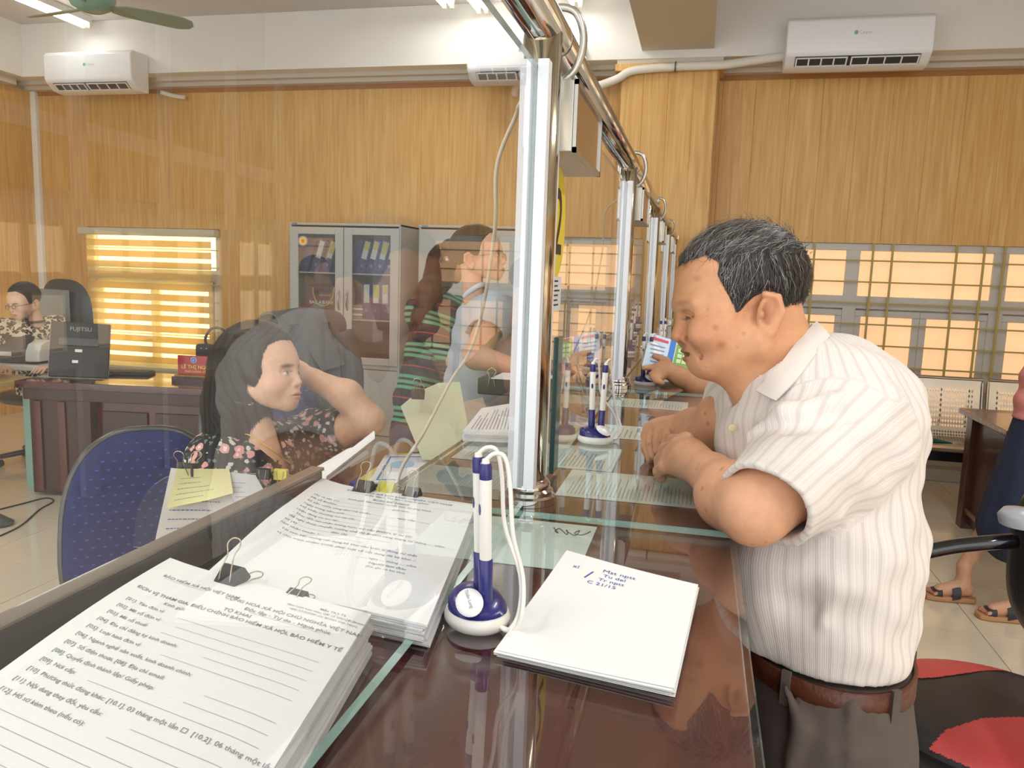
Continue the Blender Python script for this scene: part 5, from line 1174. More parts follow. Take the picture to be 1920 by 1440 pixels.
SV, SF, SCo = strands(om, HV, HF, mflow, 8500, .036, .00055, mhc, .0012, 5, 4, weight=lambda L: 1+3*np.exp(-(polysd(L, mpoly)/9)**2))
S2 = strands(om, HV, HF, mflow, 420, .055, .0004, mhc, .0045, 6, 9, weight=lambda L: np.clip(-(L[:, 1]+20)/100, 0, 1)+.1)
JJ = join([(SV, SF, SCo), S2]); tag(npmesh('hair_strands', JJ[0], JJ[1], hairm, man, JJ[2]), kind='stuff')
# shirt --------------------------------------------------------------------------------------
def stripem(name, c1, c2, c3):
    m = bpy.data.materials.new(name); m.use_nodes = True; nt = m.node_tree; b = nt.nodes['Principled BSDF']; N = nt.nodes.new; L = nt.links.new
    a = N('ShaderNodeAttribute'); a.attribute_name = 'u'
    def wave(period, off=0):
        d = N('ShaderNodeMath'); d.operation = 'MULTIPLY'; d.inputs[1].default_value = 1/period; L(a.outputs['Fac'], d.inputs[0]); f = N('ShaderNodeMath'); f.operation = 'FRACT'; L(d.outputs[0], f.inputs[0]); return f.outputs[0]
    r = N('ShaderNodeValToRGB'); r.color_ramp.interpolation = 'LINEAR'; e = r.color_ramp.elements; L(wave(.019), r.inputs[0])
    e[0].position = 0; e[0].color = (*srgb(c1), 1); e[1].position = 1; e[1].color = (*srgb(c1), 1)
    for p, c in ((.10, c2), (.13, c1), (.30, c1), (.34, c3), (.52, c3), (.56, c1), (.74, c1), (.78, c2), (.82, c1)):
        x = e.new(p); x.color = (*srgb(c), 1)
    s = N('ShaderNodeMath'); s.operation = 'PINGPONG'; s.inputs[1].default_value = .5; 
    d = N('ShaderNodeMath'); d.operation = 'MULTIPLY'; d.inputs[1].default_value = 1/.0030; L(a.outputs['Fac'], d.inputs[0]); L(d.outputs[0], s.inputs[0])
    bp_ = N('ShaderNodeBump'); bp_.inputs['Strength'].default_value = .35; bp_.inputs['Distance'].default_value = .001; L(s.outputs[0], bp_.inputs['Height']); L(bp_.outputs[0], b.inputs['Normal'])
    L(r.outputs[0], b.inputs['Base Color']); b.inputs['Roughness'].default_value = .8; b.inputs['Sheen Weight'].default_value = .15
    return m
shirtm = stripem('striped_shirt', '#e6dcd3', '#f0e9e1', '#d8cdc5')
SL0, SL1 = at(1590, 808, 1.06), at(1415, 965, .945)
shirt = [cone(at(1520, 800, 1.175), at(1542, 1010, 1.17), .132, .124, .04, (ez, .74)), cone(at(1542, 1010, 1.17), at(1541, 1165, 1.17), .124, .119, .03, (ez, .78)),
         cone(at(1492, 726, 1.18), at(1512, 800, 1.175), .072, .115, .05, (ez, .70)), ell(at(1598, 775, 1.17), (.075, .09, .13), om.R, .05),
         cone(at(1590, 778, 1.065), at(1470, 745, 1.30), .066, .062, .05), cone(SL0, SL1, .076, .062, .03), cone(at(1430, 760, 1.33), at(1378, 762, 1.32), .066, .058, .03),
         ell(at(1405, 1060, 1.16), (.045, .10, .10), om.R, .05), ell(at(1648, 1120, 1.12), (.035, .04, .06), om.R, .03)]
def fold(pts, r, k=.016, op='u'): return [cone(at(*pts[i]), at(*pts[i+1]), r*(.6 if i == 0 else 1), r*(.6 if i == len(pts)-2 else 1), k, None, op) for i in range(len(pts)-1)]
for pts, r, op in (([(1655, 770, 1.0), (1560, 752, .985), (1470, 775, 1.0), (1410, 815, 1.03)], .012, 'u'), ([(1660, 830, .99), (1570, 815, .975), (1480, 838, .975), (1400, 878, 1.0)], .011, 'u'),
                   ([(1650, 800, .985), (1560, 785, .965), (1475, 806, .975)], .006, 's'), ([(1600, 900, .96), (1510, 870, .945), (1420, 868, .95)], .008, 'u'),
                   ([(1640, 880, .98), (1560, 960, .965), (1500, 1000, .965)], .008, 'u'), ([(1690, 900, 1.07), (1660, 1000, 1.03), (1640, 1120, 1.03)], .010, 'u'), ([(1600, 1040, 1.02), (1565, 1090, 1.02), (1545, 1165, 1.03)], .009, 'u'),
                    
                   ([(1350, 800, 1.25), (1372, 870, 1.2), (1385, 960, 1.15)], .010, 'u'), ([(1560, 690, 1.08), (1630, 720, 1.06), (1670, 790, 1.05)], .007, 'u')):
    shirt += fold(pts, r, op=op)
def shd(P):
    x = (P-A3(at(1530, 900, 1.17))) @ om.R.T
    return .0022*np.sin(x[:, 0]*38+x[:, 1]*55+3*np.sin(x[:, 2]*20))+.0016*np.sin(x[:, 1]*95-x[:, 0]*40+x[:, 2]*30)
n_open = om.p(70, 118, 0)
sleeve_n = (SL1-SL0).normalized()
cuts = [cone(om.p(20, 60, 0), om.p(76, 158, 0), .062, .058), cone(om.p(-55, 120, 0), om.p(45, 215, 0), .030, .022), cutp(at(1450, 1205, 1.15), -Vector((0, 0, 1)))]
slp = at(1437, 945, .955)
def shclip(P):
    d = (P-A3(slp)) @ A3(sleeve_n+Vector((0, 0, -.1))); near = np.linalg.norm(P-A3(SL1), axis=-1); armd = pd_(cone(SL0+sleeve_n*.06, SL1+sleeve_n*.03, .076), P)
    return np.where(armd < 0, d, -1.)
V5, F5 = sdf(shirt, .0042, disp=shd, shell=.010, cuts=cuts, clipf=shclip)
far_cut = at(1350, 778, 1.315)
L5 = (V5-A3(at(1530, 900, 1.17))) @ om.R.T
tdir = A3(sleeve_n); rel = V5-A3(SL0); tt = rel @ tdir; rad = rel-tt[:, None]*tdir; isl = (np.linalg.norm(rad, axis=1) < .092) & (tt > -.02) & (np.linalg.norm(rel, axis=1) < .28) & (((V5-A3(at(1530, 900, 1.17))) @ om.R.T)[:, 2] > .06)
ua = A3(om.a) - tdir*(A3(om.a) @ tdir); ua /= np.linalg.norm(ua); ub = np.cross(tdir, ua); an_ = np.arctan2(rad @ ub, rad @ ua)*.07
ut = np.arctan2(L5[:, 2]/1.3, L5[:, 0])*.135
npmesh('shirt', V5, F5, shirtm, man, attrs={'u': np.where(isl, an_, ut)})
# collar
def collar(side):
    if side > 0: P = [(1532, 606, 1.13), (1500, 640, 1.10), (1462, 690, 1.075), (1420, 735, 1.075)]; Q = [(1553, 632, 1.10), (1528, 668, 1.06), (1495, 712, 1.04), (1456, 752, 1.045)]
    else: P = [(1522, 606, 1.20), (1470, 660, 1.25), (1420, 705, 1.25), (1385, 735, 1.22)]; Q = [(1535, 620, 1.24), (1480, 680, 1.30), (1400, 722, 1.30), (1366, 764, 1.24)]
    Pp = smoothpts([at(*p) for p in P], 5); Qq = smoothpts([at(*p) for p in Q], 5); n = len(Pp)
    return surf('collar', lambda u, v: Pp[min(int(round(v*(n-1))), n-1)]*(1-u)+Qq[min(int(round(v*(n-1))), n-1)]*u-ray0*.006*sin(u*pi), 5, n-1, .004, mat('shirt_cloth', '#e4dad1', .8), man)
collar(1); collar(-1)
# placket with buttons
pl_ = smoothpts([at(1396, 752, 1.13), at(1372, 800, 1.115), at(1366, 850, 1.10), at(1388, 950, 1.06), at(1402, 1050, 1.05)], 5)
for i in (5, 12): lathe('button', [(0, 0), (.0045, 0), (.005, .0012), (.003, .002), (0, .0015)], mat('button', '#d9c79a', .4), man, 14, M=frame(pl_[i]-ray0*.012, RT, UP))
# trousers, belt, shoes
trm = mat('grey_trousers', '#5b5048', .85, noise=.12, scale=25, bump=.1, bscale=300)
wc = at(1541, 1222, 1.17)
tr = [cone(wc+Vector((0, 0, .03)), wc-Vector((0, 0, .16)), .114, .122, .03, (ez, .78)), cone(HIPN-Vector((0, 0, .02)), FOOTN+Vector((0, 0, .04)), .098, .062, .04), cone(HIPF-Vector((0, 0, .02)), FOOTF+Vector((0, 0, .04)), .098, .062, .04)]
tr += fold([(1600, 1265, 1.035), (1597, 1330, 1.02), (1594, 1440, 1.01)], .006, .008) + fold([(1566, 1260, 1.02), (1575, 1350, 1.01), (1575, 1430, 1.01)], .005, .008, 's') + fold([(1470, 1280, 1.05), (1500, 1360, 1.04), (1480, 1440, 1.04)], .008)
V6, F6 = sdf(tr, .0065, cuts=[cutp(wc+Vector((0, 0, .012)), (0, 0, 1))]); npmesh('trousers', V6, F6, trm, man)
bm2 = mat('brown_belt', '#5a2f1e', .4, bump=.3, bscale=150, noise=.15, scale=80)
def ring(z, r0, ex): 
    return [wc+Vector((0, 0, z))+(Vector((om.a.x, om.a.y, 0)).normalized()*cos(a)*r0+Vector((ez.x, ez.y, 0)).normalized()*sin(a)*r0*ex) for a in np.linspace(0, 2*pi, 49)[:-1]]
R1, R2 = ring(-.016, .1195, 1.28), ring(.016, .1190, 1.28); R3, R4 = ring(.016, .114, 1.28), ring(-.016, .114, 1.28); n = 48
V = R1+R2+R3+R4; F = [(k*n+i, k*n+(i+1) % n, ((k+1) % 4)*n+(i+1) % n, ((k+1) % 4)*n+i) for k in range(4) for i in range(n)]; mk('belt', V, F, bm2, man, True)
for ang in (1.25, 2.4, .2):
    p = wc+Vector((om.a.x, om.a.y, 0)).normalized()*cos(ang)*.1215+Vector((ez.x, ez.y, 0)).normalized()*sin(ang)*.1215*1.28
    o = Vector((p.x-wc.x, p.y-wc.y, 0)).normalized(); t_ = Vector((-o.y, o.x, 0)); Mx = frame(p, t_, (0, 0, 1)); MB().box((-.006, .006), (-.026, .022), (-.003, .003), M=Mx).build('belt_loop', trm, man)
for ft in (FOOTN, FOOTF):
    V, F = sdf([cone(ft+Vector((.03, 0, -.005)), ft+Vector((-.15, 0, -.022)), .046, .036, .02, ((0, 0, 1), 1.1))], .006, cuts=[cutp((0, 0, .001), (0, 0, -1))]); npmesh('shoe', V, F, mat('black_shoe', '#1d1816', .3), man)
# ---------------------------------------------------------------- the other people
def hframe(o, fwd, scale, tilt=.24, up=None):
    a0 = -Vector(fwd).normalized(); b0 = -Vector(up or UP); b0 = (b0-a0*b0.dot(a0)).normalized()
    return Frame(o, a0*cos(tilt)+b0*sin(tilt), b0*cos(tilt)-a0*sin(tilt), scale)
def patternm(name, kind):
    m = bpy.data.materials.new(name); m.use_nodes = True; nt = m.node_tree; b = nt.nodes['Principled BSDF']; N = nt.nodes.new; L = nt.links.new; b.inputs['Roughness'].default_value = .8
    tc = N('ShaderNodeTexCoord')
    def mixc(fac, c1, c2):
        x = N('ShaderNodeMix'); x.data_type = 'RGBA'; L(fac, x.inputs[0])
        for i, c in ((6, c1), (7, c2)):
            if isinstance(c, str): x.inputs[i].default_value = (*srgb(c), 1)
            else: L(c, x.inputs[i])
        return x.outputs[2]
    def vor(scale, feat='F1', rnd=1.0):
        ns = N('ShaderNodeTexNoise'); ns.inputs['Scale'].default_value = scale*1.5; ns.inputs['Detail'].default_value = 2; L(tc.outputs['Object'], ns.inputs['Vector'])
        ad = N('ShaderNodeMix'); ad.data_type = 'VECTOR'; ad.inputs[0].default_value = .012; L(tc.outputs['Object'], ad.inputs[4]); L(ns.outputs['Color'], ad.inputs[5])
        v = N('ShaderNodeTexVoronoi'); v.inputs['Scale'].default_value = scale; v.feature = feat; v.inputs['Randomness'].default_value = rnd; L(ad.outputs[1], v.inputs['Vector']); return v
    def less(o, t): q = N('ShaderNodeMath'); q.operation = 'LESS_THAN'; q.inputs[1].default_value = t; L(o, q.inputs[0]); return q.outputs[0]
    def mul(a_, b_): q = N('ShaderNodeMath'); q.operation = 'MULTIPLY'; L(a_, q.inputs[0]); L(b_, q.inputs[1]); return q.outputs[0]
    def chan(v, i, t): s = N('ShaderNodeSeparateColor'); L(v.outputs['Color'], s.inputs[0]); return less(s.outputs[i], t)
    if kind == 'floral':
        v = vor(38); v2 = vor(64); v3 = vor(95)
        c = mixc(mul(less(v3.outputs['Distance'], .42), chan(v3, 0, .35)), '#17171a', '#6e7464'); c = mixc(mul(less(v2.outputs['Distance'], .38), chan(v2, 1, .45)), c, '#c9c9bf')
        c = mixc(mul(less(v.outputs['Distance'], .44), chan(v, 0, .42)), c, '#d59a92'); c = mixc(mul(less(v.outputs['Distance'], .2), chan(v, 0, .42)), c, '#f0cdc6')
    else:
        v = vor(34); d = N('ShaderNodeMath'); d.operation = 'SUBTRACT'; L(v.outputs['Distance'], d.inputs[0]); d.inputs[1].default_value = .38; ab = N('ShaderNodeMath'); ab.operation = 'ABSOLUTE'; L(d.outputs[0], ab.inputs[0])
        n2 = vor(60); c = mixc(mul(less(ab.outputs[0], .19), less(n2.outputs['Distance'], .72)), '#e3d3b8', '#1f1611'); c = mixc(less(v.outputs['Distance'], .2), c, '#9a6a3f')
    L(c, b.inputs['Base Color']); return m
def simple_hand(wr, direc, down, s=1.0, spread=.35):
    """relaxed hand: palm and five slightly curled fingers"""
    d = Vector(direc).normalized(); dn = Vector(down); dn = (dn-d*dn.dot(d)).normalized(); sd_ = d.cross(dn); wr = Vector(wr); pal = wr+d*.045*s; L = []
    L.append(cone(wr, pal, .024*s, .03*s, .015, (dn, 1.7)))
    for i, ln in enumerate((.062, .07, .066, .052)):
        o = (i-1.5)*.018*s; kn = pal+d*.035*s+sd_*o; m_ = kn+d*ln*.5*s+dn*.012*s+sd_*o*spread; e = m_+d*ln*.4*s+dn*.026*s
        L += [cone(pal+sd_*o*.6, kn, .014*s, .0095*s, .008), cone(kn, m_, .009*s, .008*s, .003), cone(m_, e, .008*s, .0065*s, .003)]
    t0 = pal-sd_*.024*s; t1 = t0+d*.03*s-sd_*.02*s+dn*.01*s; t2 = t1+d*.025*s+dn*.008*s
    return L+[cone(pal-sd_*.008*s, t0, .015*s, .012*s, .008), cone(t0, t1, .011*s, .01*s, .004), cone(t1, t2, .01*s, .008*s, .003)]
def cols(V, c): return np.tile(np.array(srgb(c)), (len(V), 1))
def hcol(c): 
    b = np.array(srgb(c)); return lambda L, r: b*r.uniform(.7, 2.2)
def fullhair(f, poly, th, extra, vox, cuts=(), rough=2.):
    V1_, F1_ = hairshell(f, skull(f), poly, th, vox, rough=rough)
    if not extra: return V1_, F1_
    def dsp(P): L = f.loc(P); return rough*.6*f.s*np.sin(L[:, 0]*.14+3*np.sin(L[:, 2]*.09))*np.sin(L[:, 2]*.16)
    V2_, F2_ = sdf(extra, vox*1.3, disp=dsp, cuts=cuts); n = len(V1_); return np.concatenate([V1_, V2_]), np.concatenate([F1_, F2_+n])
def glasses(f, par, m, r=19, c0=33):
    g = empty('glasses'); g.parent = par; g.matrix_parent_inverse = Matrix.Translation(-Vector(par.location))
    for s in (1, -1):
        tube('lens_rim', [f.p(-128+.0*k, 40+r*.85*sin(a), s*c0+r*cos(a)) for k, a in enumerate(np.linspace(0, 2*pi, 25)[:-1])], 2.4*f.s, m, g, 6, True); tube('temple_arm', [f.p(-126, 36, s*(c0+r)), f.p(-90, 32, s*78), f.p(10, 22, s*88)], 1.5*f.s, m, g, 6)
    tube('bridge', [f.p(-128, 36, 14), f.p(-131, 34, 0), f.p(-128, 36, -14)], 1.5*f.s, m, g, 6)
# 2. seated woman in the floral blouse
DW = 1.9; fw = hframe(at(484, 692, DW), RT*.97-FW*.24, .00081, .22); W_SK = '#d9ac8c'
w1 = person('seated woman in a black floral blouse resting her head on her hand', (-1.0, 1.75, 0))
hp = headprims(fw, True, 0, False) + fw.K((40, 50, 0), (55, 180, 0), 44, 44, 20) + fw.K((55, 180, 0), (40, 300, 10), 44, 56, 40)
V1, F1 = sdf(hp, .0024); C1 = skincol(fw, V1, W_SK, '#c9605e', '#3a2a24', True)
sh_f = at(592, 812, 2.10); elb = at(694, 788, 1.98); wr = at(590, 712, 2.02)
arm = armprims([sh_f, at(640, 805, 2.04), elb, at(650, 742, 1.99), wr], [.047, .042, .035, .038, .026]) + simple_hand(wr, at(540, 690, 2.04)-wr, -FW, .95)
V2, F2 = sdf(arm, .0036)
shn = at(405, 862, 1.86); eln = Vector((-1.0, 1.45, .86)); wrn = Vector((-.78, 1.40, 1.02))
armn = armprims([shn, eln, wrn], [.048, .04, .027]) + simple_hand(wrn, (1, .15, -.05), (0, 0, -1), .95); V3, F3 = sdf(armn, .005)
tc_ = Vector((-1.02, 1.72, 0)); bod = [cone(at(490, 880, 1.95), tc_+Vector((0, 0, .72)), .085, .11, .04, (FW, .8)), cone(tc_+Vector((0, 0, .70)), tc_+Vector((.36, -.12, .70)), .085, .065, .04), cone(tc_+Vector((0, .15, .70)), tc_+Vector((.36, .1, .70)), .085, .065, .04), cone(tc_+Vector((.36, -.12, .70)), tc_+Vector((.3, -.1, .18)), .06, .04, .03), cone(tc_+Vector((.36, .1, .70)), tc_+Vector((.3, .12, .18)), .06, .04, .03)]
V4, F4 = sdf(bod, .010)
npmesh('body', *join([(V1, F1, C1), (V2, F2, cols(V2, W_SK)), (V3, F3, cols(V3, W_SK)), (V4, F4, cols(V4, W_SK))])[:2], skinm, w1, join([(V1, F1, C1), (V2, F2, cols(V2, W_SK)), (V3, F3, cols(V3, W_SK)), (V4, F4, cols(V4, W_SK))])[2])
blp = patternm('floral_cloth', 'floral')
bls = [cone(at(412, 868, 1.88), at(590, 822, 2.10), .068, .066, .05), cone(at(490, 890, 1.96), tc_+Vector((0, 0, .74)), .115, .135, .06, (FW, .82)), cone(at(590, 815, 2.10), at(648, 806, 2.035), .066, .062, .03), cone(shn, shn.lerp(eln, .55), .066, .06, .03)]
V5, F5 = sdf(bls, .0055, shell=.012, disp=lambda P: .003*np.sin(P[:, 0]*60+P[:, 2]*40+3*np.sin(P[:, 1]*30)), cuts=[cone(fw.p(45, 110, 0), fw.p(48, 182, 0), .050), cone(fw.p(45, 180, 0), fw.p(-14, 300, 0), .046, .016), cutp(at(655, 806, 2.035), at(655, 806, 2.035)-at(592, 812, 2.1))]); npmesh('blouse', V5, F5, blp, w1)
wpoly = [(-130, -60), (-106, -60), (-84, -48), (-66, -16), (-54, 26), (-36, 60), (-4, 90), (30, 130), (60, 200), (170, 200), (170, -170), (-60, -180), (-130, -110)]
HV, HF = fullhair(fw, wpoly, 9, fw.K((52, -25, 0), (92, 90, 0), 96, 92, 30) + fw.K((92, 90, 0), (122, 235, 8), 92, 84, 30, flat=1.0) + fw.K((62, 0, 58), (92, 160, 58), 36, 32, 20), .0042, rough=1.5)
npmesh('hair', HV, HF, hairm, w1, cols(HV, '#17130f'))
SV, SF, SCo = strands(fw, HV, HF, lambda L: (.22 if L[1] < 0 else .15, 1., 0), 3200, .09, .0007, hcol('#1c1712'), .0012, 5, 6); tag(npmesh('hair_strands', SV, SF, hairm, w1, SCo), kind='stuff')
gd = mat('gold_jewel', '#d8ae52', .25, .9)
tube('necklace', [fw.p(70, 178, 62), fw.p(30, 190, 66), fw.p(-12, 236, 50), fw.p(-46, 290, 12), fw.p(-44, 292, -6), fw.p(-16, 236, -46)], .0016, gd, w1, 6, sm=6)
lathe('earring', [(0, -.004), (.006, -.002), (.006, .002), (0, .004)], gd, w1, 12, M=Matrix.Translation(at(470, 757, 1.80)))
tube('hair_pin', [at(440, 755, 1.79), at(472, 757, 1.795)], .002, mat('pin_dark', '#1b1b1e', .3), w1, 6)
lg = [cone(tc_+Vector((0, -.08, .68)), tc_+Vector((.36, -.12, .70)), .11, .085, .05), cone(tc_+Vector((0, .12, .68)), tc_+Vector((.36, .1, .70)), .11, .085, .05), cone(tc_+Vector((.36, -.12, .70)), tc_+Vector((.3, -.1, .2)), .08, .06, .03), cone(tc_+Vector((.36, .1, .70)), tc_+Vector((.3, .12, .2)), .08, .06, .03)]
V, F = sdf(lg, .012); npmesh('trousers', V, F, mat('black_trousers', '#1c1c20', .8), w1)
# 3. woman in leopard print behind the desk
fl_ = hframe(at(47, 563, 5.55), -RT*.34-FW*.9-UP*.25, .00092, .06); w2 = person('woman in glasses and leopard print top working at the desk', (-4.35, 4.55, 0)); LS = '#dfb598'
hp = headprims(fl_, True) + fl_.K((40, 50, 0), (70, 190, 0), 44, 50, 20)
V1, F1 = sdf(hp, .004); C1 = skincol(fl_, V1, LS, '#b5564e', '#3a2a24', True)
tcl = at(54, 636, 5.66); sl_, sr_ = at(0, 616, 5.55), at(106, 610, 5.75)
aL = armprims([sl_, at(-12, 690, 5.4), at(10, 692, 5.2)], [.045, .038, .027]) + simple_hand(at(10, 692, 5.2), RT*.5-FW, (0, 0, -1)); aR = armprims([sr_, at(112, 690, 5.5), at(98, 690, 5.25)], [.045, .038, .027]) + simple_hand(at(98, 690, 5.25), -RT*.2-FW, (0, 0, -1))
V2, F2 = sdf(aL+aR+[cone(tcl, Vector((tcl.x, tcl.y+.05, .5)), .1, .12, .03)], .008)
JJ = join([(V1, F1, C1), (V2, F2, cols(V2, LS))]); npmesh('body', JJ[0], JJ[1], skinm, w2, JJ[2])
lp = patternm('leopard_cloth', 'leopard'); V, F = sdf([cone(sl_, sr_, .07, .07, .05), cone(tcl, Vector((tcl.x, tcl.y+.05, .55)), .125, .14, .06), cone(sl_, at(-10, 675, 5.43), .07, .055, .03), cone(sr_, at(111, 672, 5.53), .07, .055, .03)], .008, shell=.016, cuts=[cone(fl_.p(52, 100, 0), fl_.p(60, 165, 0), .056)]); npmesh('top', V, F, lp, w2)
tube('neckband', [fl_.p(56+60*cos(a), 172-.2*60*cos(a)*0, 58*sin(a)) for a in np.linspace(0, 2*pi, 25)[:-1]], .008, mat('black_cloth', '#18181a', .8), w2, 8, True)
lpoly = [(-124, -66), (-96, -72), (-62, -34), (-42, 16), (-22, 38), (30, 0), (56, 44), (130, 44), (170, -20), (170, -170), (-60, -180), (-132, -110)]
HV, HF = fullhair(fl_, lpoly, 5, (), .005, rough=.6); npmesh('hair', HV, HF, hairm, w2, cols(HV, '#171412')); glasses(fl_, w2, mat('brown_rim', '#4a2a20', .3))
# 4. woman in the striped jumper seen from behind
fs = hframe(at(838, 494, 4.2), RT*.72+FW*.66, .00075, .1); w3 = person('long-haired woman in a green striped jumper leaning away', (-1.4, 4.0, 0)); SS = '#d2a283'
hp = headprims(fs, True) + fs.K((40, 50, 0), (80, 190, 0), 44, 50, 20); V1, F1 = sdf(hp, .006); C1 = skincol(fs, V1, SS, '#b05a54', '#2a1f1a', True)
ch_, wa_, hi_ = at(818, 590, 4.2), at(785, 745, 4.15), at(778, 815, 4.15); s1_, s2_ = at(786, 585, 4.1), at(856, 582, 4.32); el3, wr3 = at(905, 680, 4.05), at(950, 730, 3.8)
ft1, ft2 = Vector((hi_.x-.06, hi_.y-.08, .05)), Vector((hi_.x+.08, hi_.y+.1, .05))
a3 = armprims([s2_, at(900, 665, 4.15), wr3], [.045, .038, .027]) + simple_hand(wr3, RT-FW*.6, (0, 0, -1)) + armprims([s1_, at(838, 668, 4.0), at(880, 705, 3.85)], [.045, .038, .027]) + simple_hand(at(880, 705, 3.85), RT-FW*.2, (0, 0, -1))
V2, F2 = sdf(a3+[cone(ch_, hi_, .09, .11, .03), cone(hi_, ft1, .08, .04, .03), cone(hi_, ft2, .08, .04, .03)], .009); JJ = join([(V1, F1, C1), (V2, F2, cols(V2, SS))]); npmesh('body', JJ[0], JJ[1], skinm, w3, JJ[2])
def jumperm():
    m = bpy.data.materials.new('striped_jumper'); m.use_nodes = True; nt = m.node_tree; b = nt.nodes['Principled BSDF']; a = nt.nodes.new('ShaderNodeAttribute'); a.attribute_name = 'u'; r = nt.nodes.new('ShaderNodeValToRGB'); r.color_ramp.interpolation = 'CONSTANT'
    f = nt.nodes.new('ShaderNodeMath'); f.operation = 'FRACT'; d = nt.nodes.new('ShaderNodeMath'); d.operation = 'MULTIPLY'; d.inputs[1].default_value = 1/.17; nt.links.new(a.outputs['Fac'], d.inputs[0]); nt.links.new(d.outputs[0], f.inputs[0]); nt.links.new(f.outputs[0], r.inputs[0])
    e = r.color_ramp.elements; e[0].position = 0; e[0].color = (*srgb('#2a2530'), 1); e[1].position = .12; e[1].color = (*srgb('#b5444e'), 1)
    for p, c in ((.16, '#2a2530'), (.42, '#5fae86'), (.52, '#2a2530'), (.60, '#5fae86'), (.70, '#2a2530'), (.77, '#5fae86'), (.87, '#2a2530')): x = e.new(p); x.color = (*srgb(c), 1)
    nt.links.new(r.outputs[0], b.inputs['Base Color']); b.inputs['Roughness'].default_value = .85; return m
V, F = sdf([cone(s1_, s2_, .075, .075, .05), cone(ch_, wa_, .125, .12, .06), cone(wa_, hi_, .12, .13, .05), cone(s1_, at(838, 668, 4.0), .07, .055, .03), cone(s2_, at(900, 665, 4.15), .07, .055, .03)], .008, disp=lambda P: .004*np.sin(P[:, 2]*45+P[:, 0]*30)); ax_ = A3((wa_-ch_).normalized()); npmesh('jumper', V, F, jumperm(), w3, attrs={'u': (V-A3(ch_)) @ ax_+.4})
V, F = sdf([cone(hi_, ft1+Vector((0, 0, .1)), .125, .07, .04), cone(hi_, ft2+Vector((0, 0, .1)), .125, .07, .04)], .011); npmesh('jeans', V, F, mat('blue_denim', '#3c4a63', .85, noise=.2, scale=20), w3)
HV, HF = fullhair(fs, [(-118, -70), (-60, -60), (-30, 0), (-10, 70), (20, 200), (190, 220), (190, -170), (-60, -180), (-130, -110)], 8, fs.K((45, -20, 0), (95, 110, 20), 92, 86, 40) + [cone(fs.p(95, 110, 20), at(806, 545, 4.06), .062, .062, .04), cone(at(806, 545, 4.06), at(782, 596, 4.02), .06, .03, .03), cone(at(782, 596, 4.02), at(774, 612, 4.02), .03, .008, .02)], .006)
npmesh('hair', HV, HF, hairm, w3, cols(HV, '#3a221a')); SV, SF, SCo = strands(fs, HV, HF, lambda L: (.3, 1., 0), 1500, .12, .0016, hcol('#4a2c20'), .002, 4, 8); tag(npmesh('hair_strands', SV, SF, hairm, w3, SCo), kind='stuff')
tube('hair_clip', [at(828, 466, 4.05), at(834, 462, 4.03), at(842, 466, 4.04), at(838, 474, 4.04)], .01, mat('clip_silver', '#b9bcc4', .25, .8), w3, 8, sm=4); tube('hair_clip', [at(836, 482, 4.04), at(840, 490, 4.03)], .009, mat('clip_silver', '#b9bcc4'), w3, 8)
# 5. woman in the grey polo shirt
fp_ = hframe(at(893, 477, 2.75), RT*.96-FW*.18, .00074, .22); w4 = person('woman in a grey polo shirt and glasses facing the counter', (-.78, 2.7, 0)); PS = '#d6a488'
hp = headprims(fp_, True) + fp_.K((40, 50, 0), (55, 195, 0), 46, 52, 20); V1, F1 = sdf(hp, .003); C1 = skincol(fp_, V1, PS, '#a04a48', '#2a1f1a', True)
pn, pfr = at(925, 590, 2.62), at(950, 580, 2.92); pe, pw2 = at(893, 668, 2.50), at(968, 690, 2.42); tcp = Vector((-.80, 2.70, 0))
ap = armprims([pn, pe, pw2], [.048, .04, .028]) + simple_hand(pw2, RT-UP*.12+FW*.1, (0, 0, -1)) + armprims([pfr, at(960, 660, 2.85), at(1010, 690, 2.7)], [.046, .038, .027]) + simple_hand(at(1010, 690, 2.7), RT, (0, 0, -1))
V2, F2 = sdf(ap+[cone(at(918, 610, 2.78), tcp+Vector((0, 0, .7)), .09, .11, .03), cone(tcp+Vector((0, 0, .68)), tcp+Vector((-.05, .05, .1)), .09, .05, .03)], .006); JJ = join([(V1, F1, C1), (V2, F2, cols(V2, PS))]); npmesh('body', JJ[0], JJ[1], skinm, w4, JJ[2])
pol = mat('grey_polo', '#b3bcc4', .85, noise=.04, scale=30); V, F = sdf([cone(pn, pfr, .072, .07, .05), cone(at(918, 612, 2.78), tcp+Vector((0, 0, .72)), .125, .14, .06), cone(pn, pn.lerp(pe, .62), .072, .062, .03), cone(pfr, pfr.lerp(at(960, 660, 2.85), .6), .07, .06, .03)], .0065, shell=.014, disp=lambda P: .003*np.sin(P[:, 2]*70+P[:, 0]*50), cuts=[cone(fp_.p(46, 100, 0), fp_.p(46, 170, 0), .058), cutp(pn.lerp(pe, .66), pe-pn)] if False else [cone(fp_.p(46, 100, 0), fp_.p(46, 172, 0), .058), cone(pn.lerp(pe, .70), pe, .075, .075)]); npmesh('polo_shirt', V, F, pol, w4)
tube('collar', [fp_.p(48+50*cos(a), 168+20*cos(a), 50*sin(a)) for a in np.linspace(.5, 2*pi-.5, 25)], .010, mat('polo_collar', '#d8d6dc', .8), w4, 8)
V, F = sdf([cone(tcp+Vector((0, 0, .74)), tcp+Vector((-.05, .05, .12)), .13, .09, .04)], .012); npmesh('trousers', V, F, mat('black_trousers', '#1c1c20'), w4)
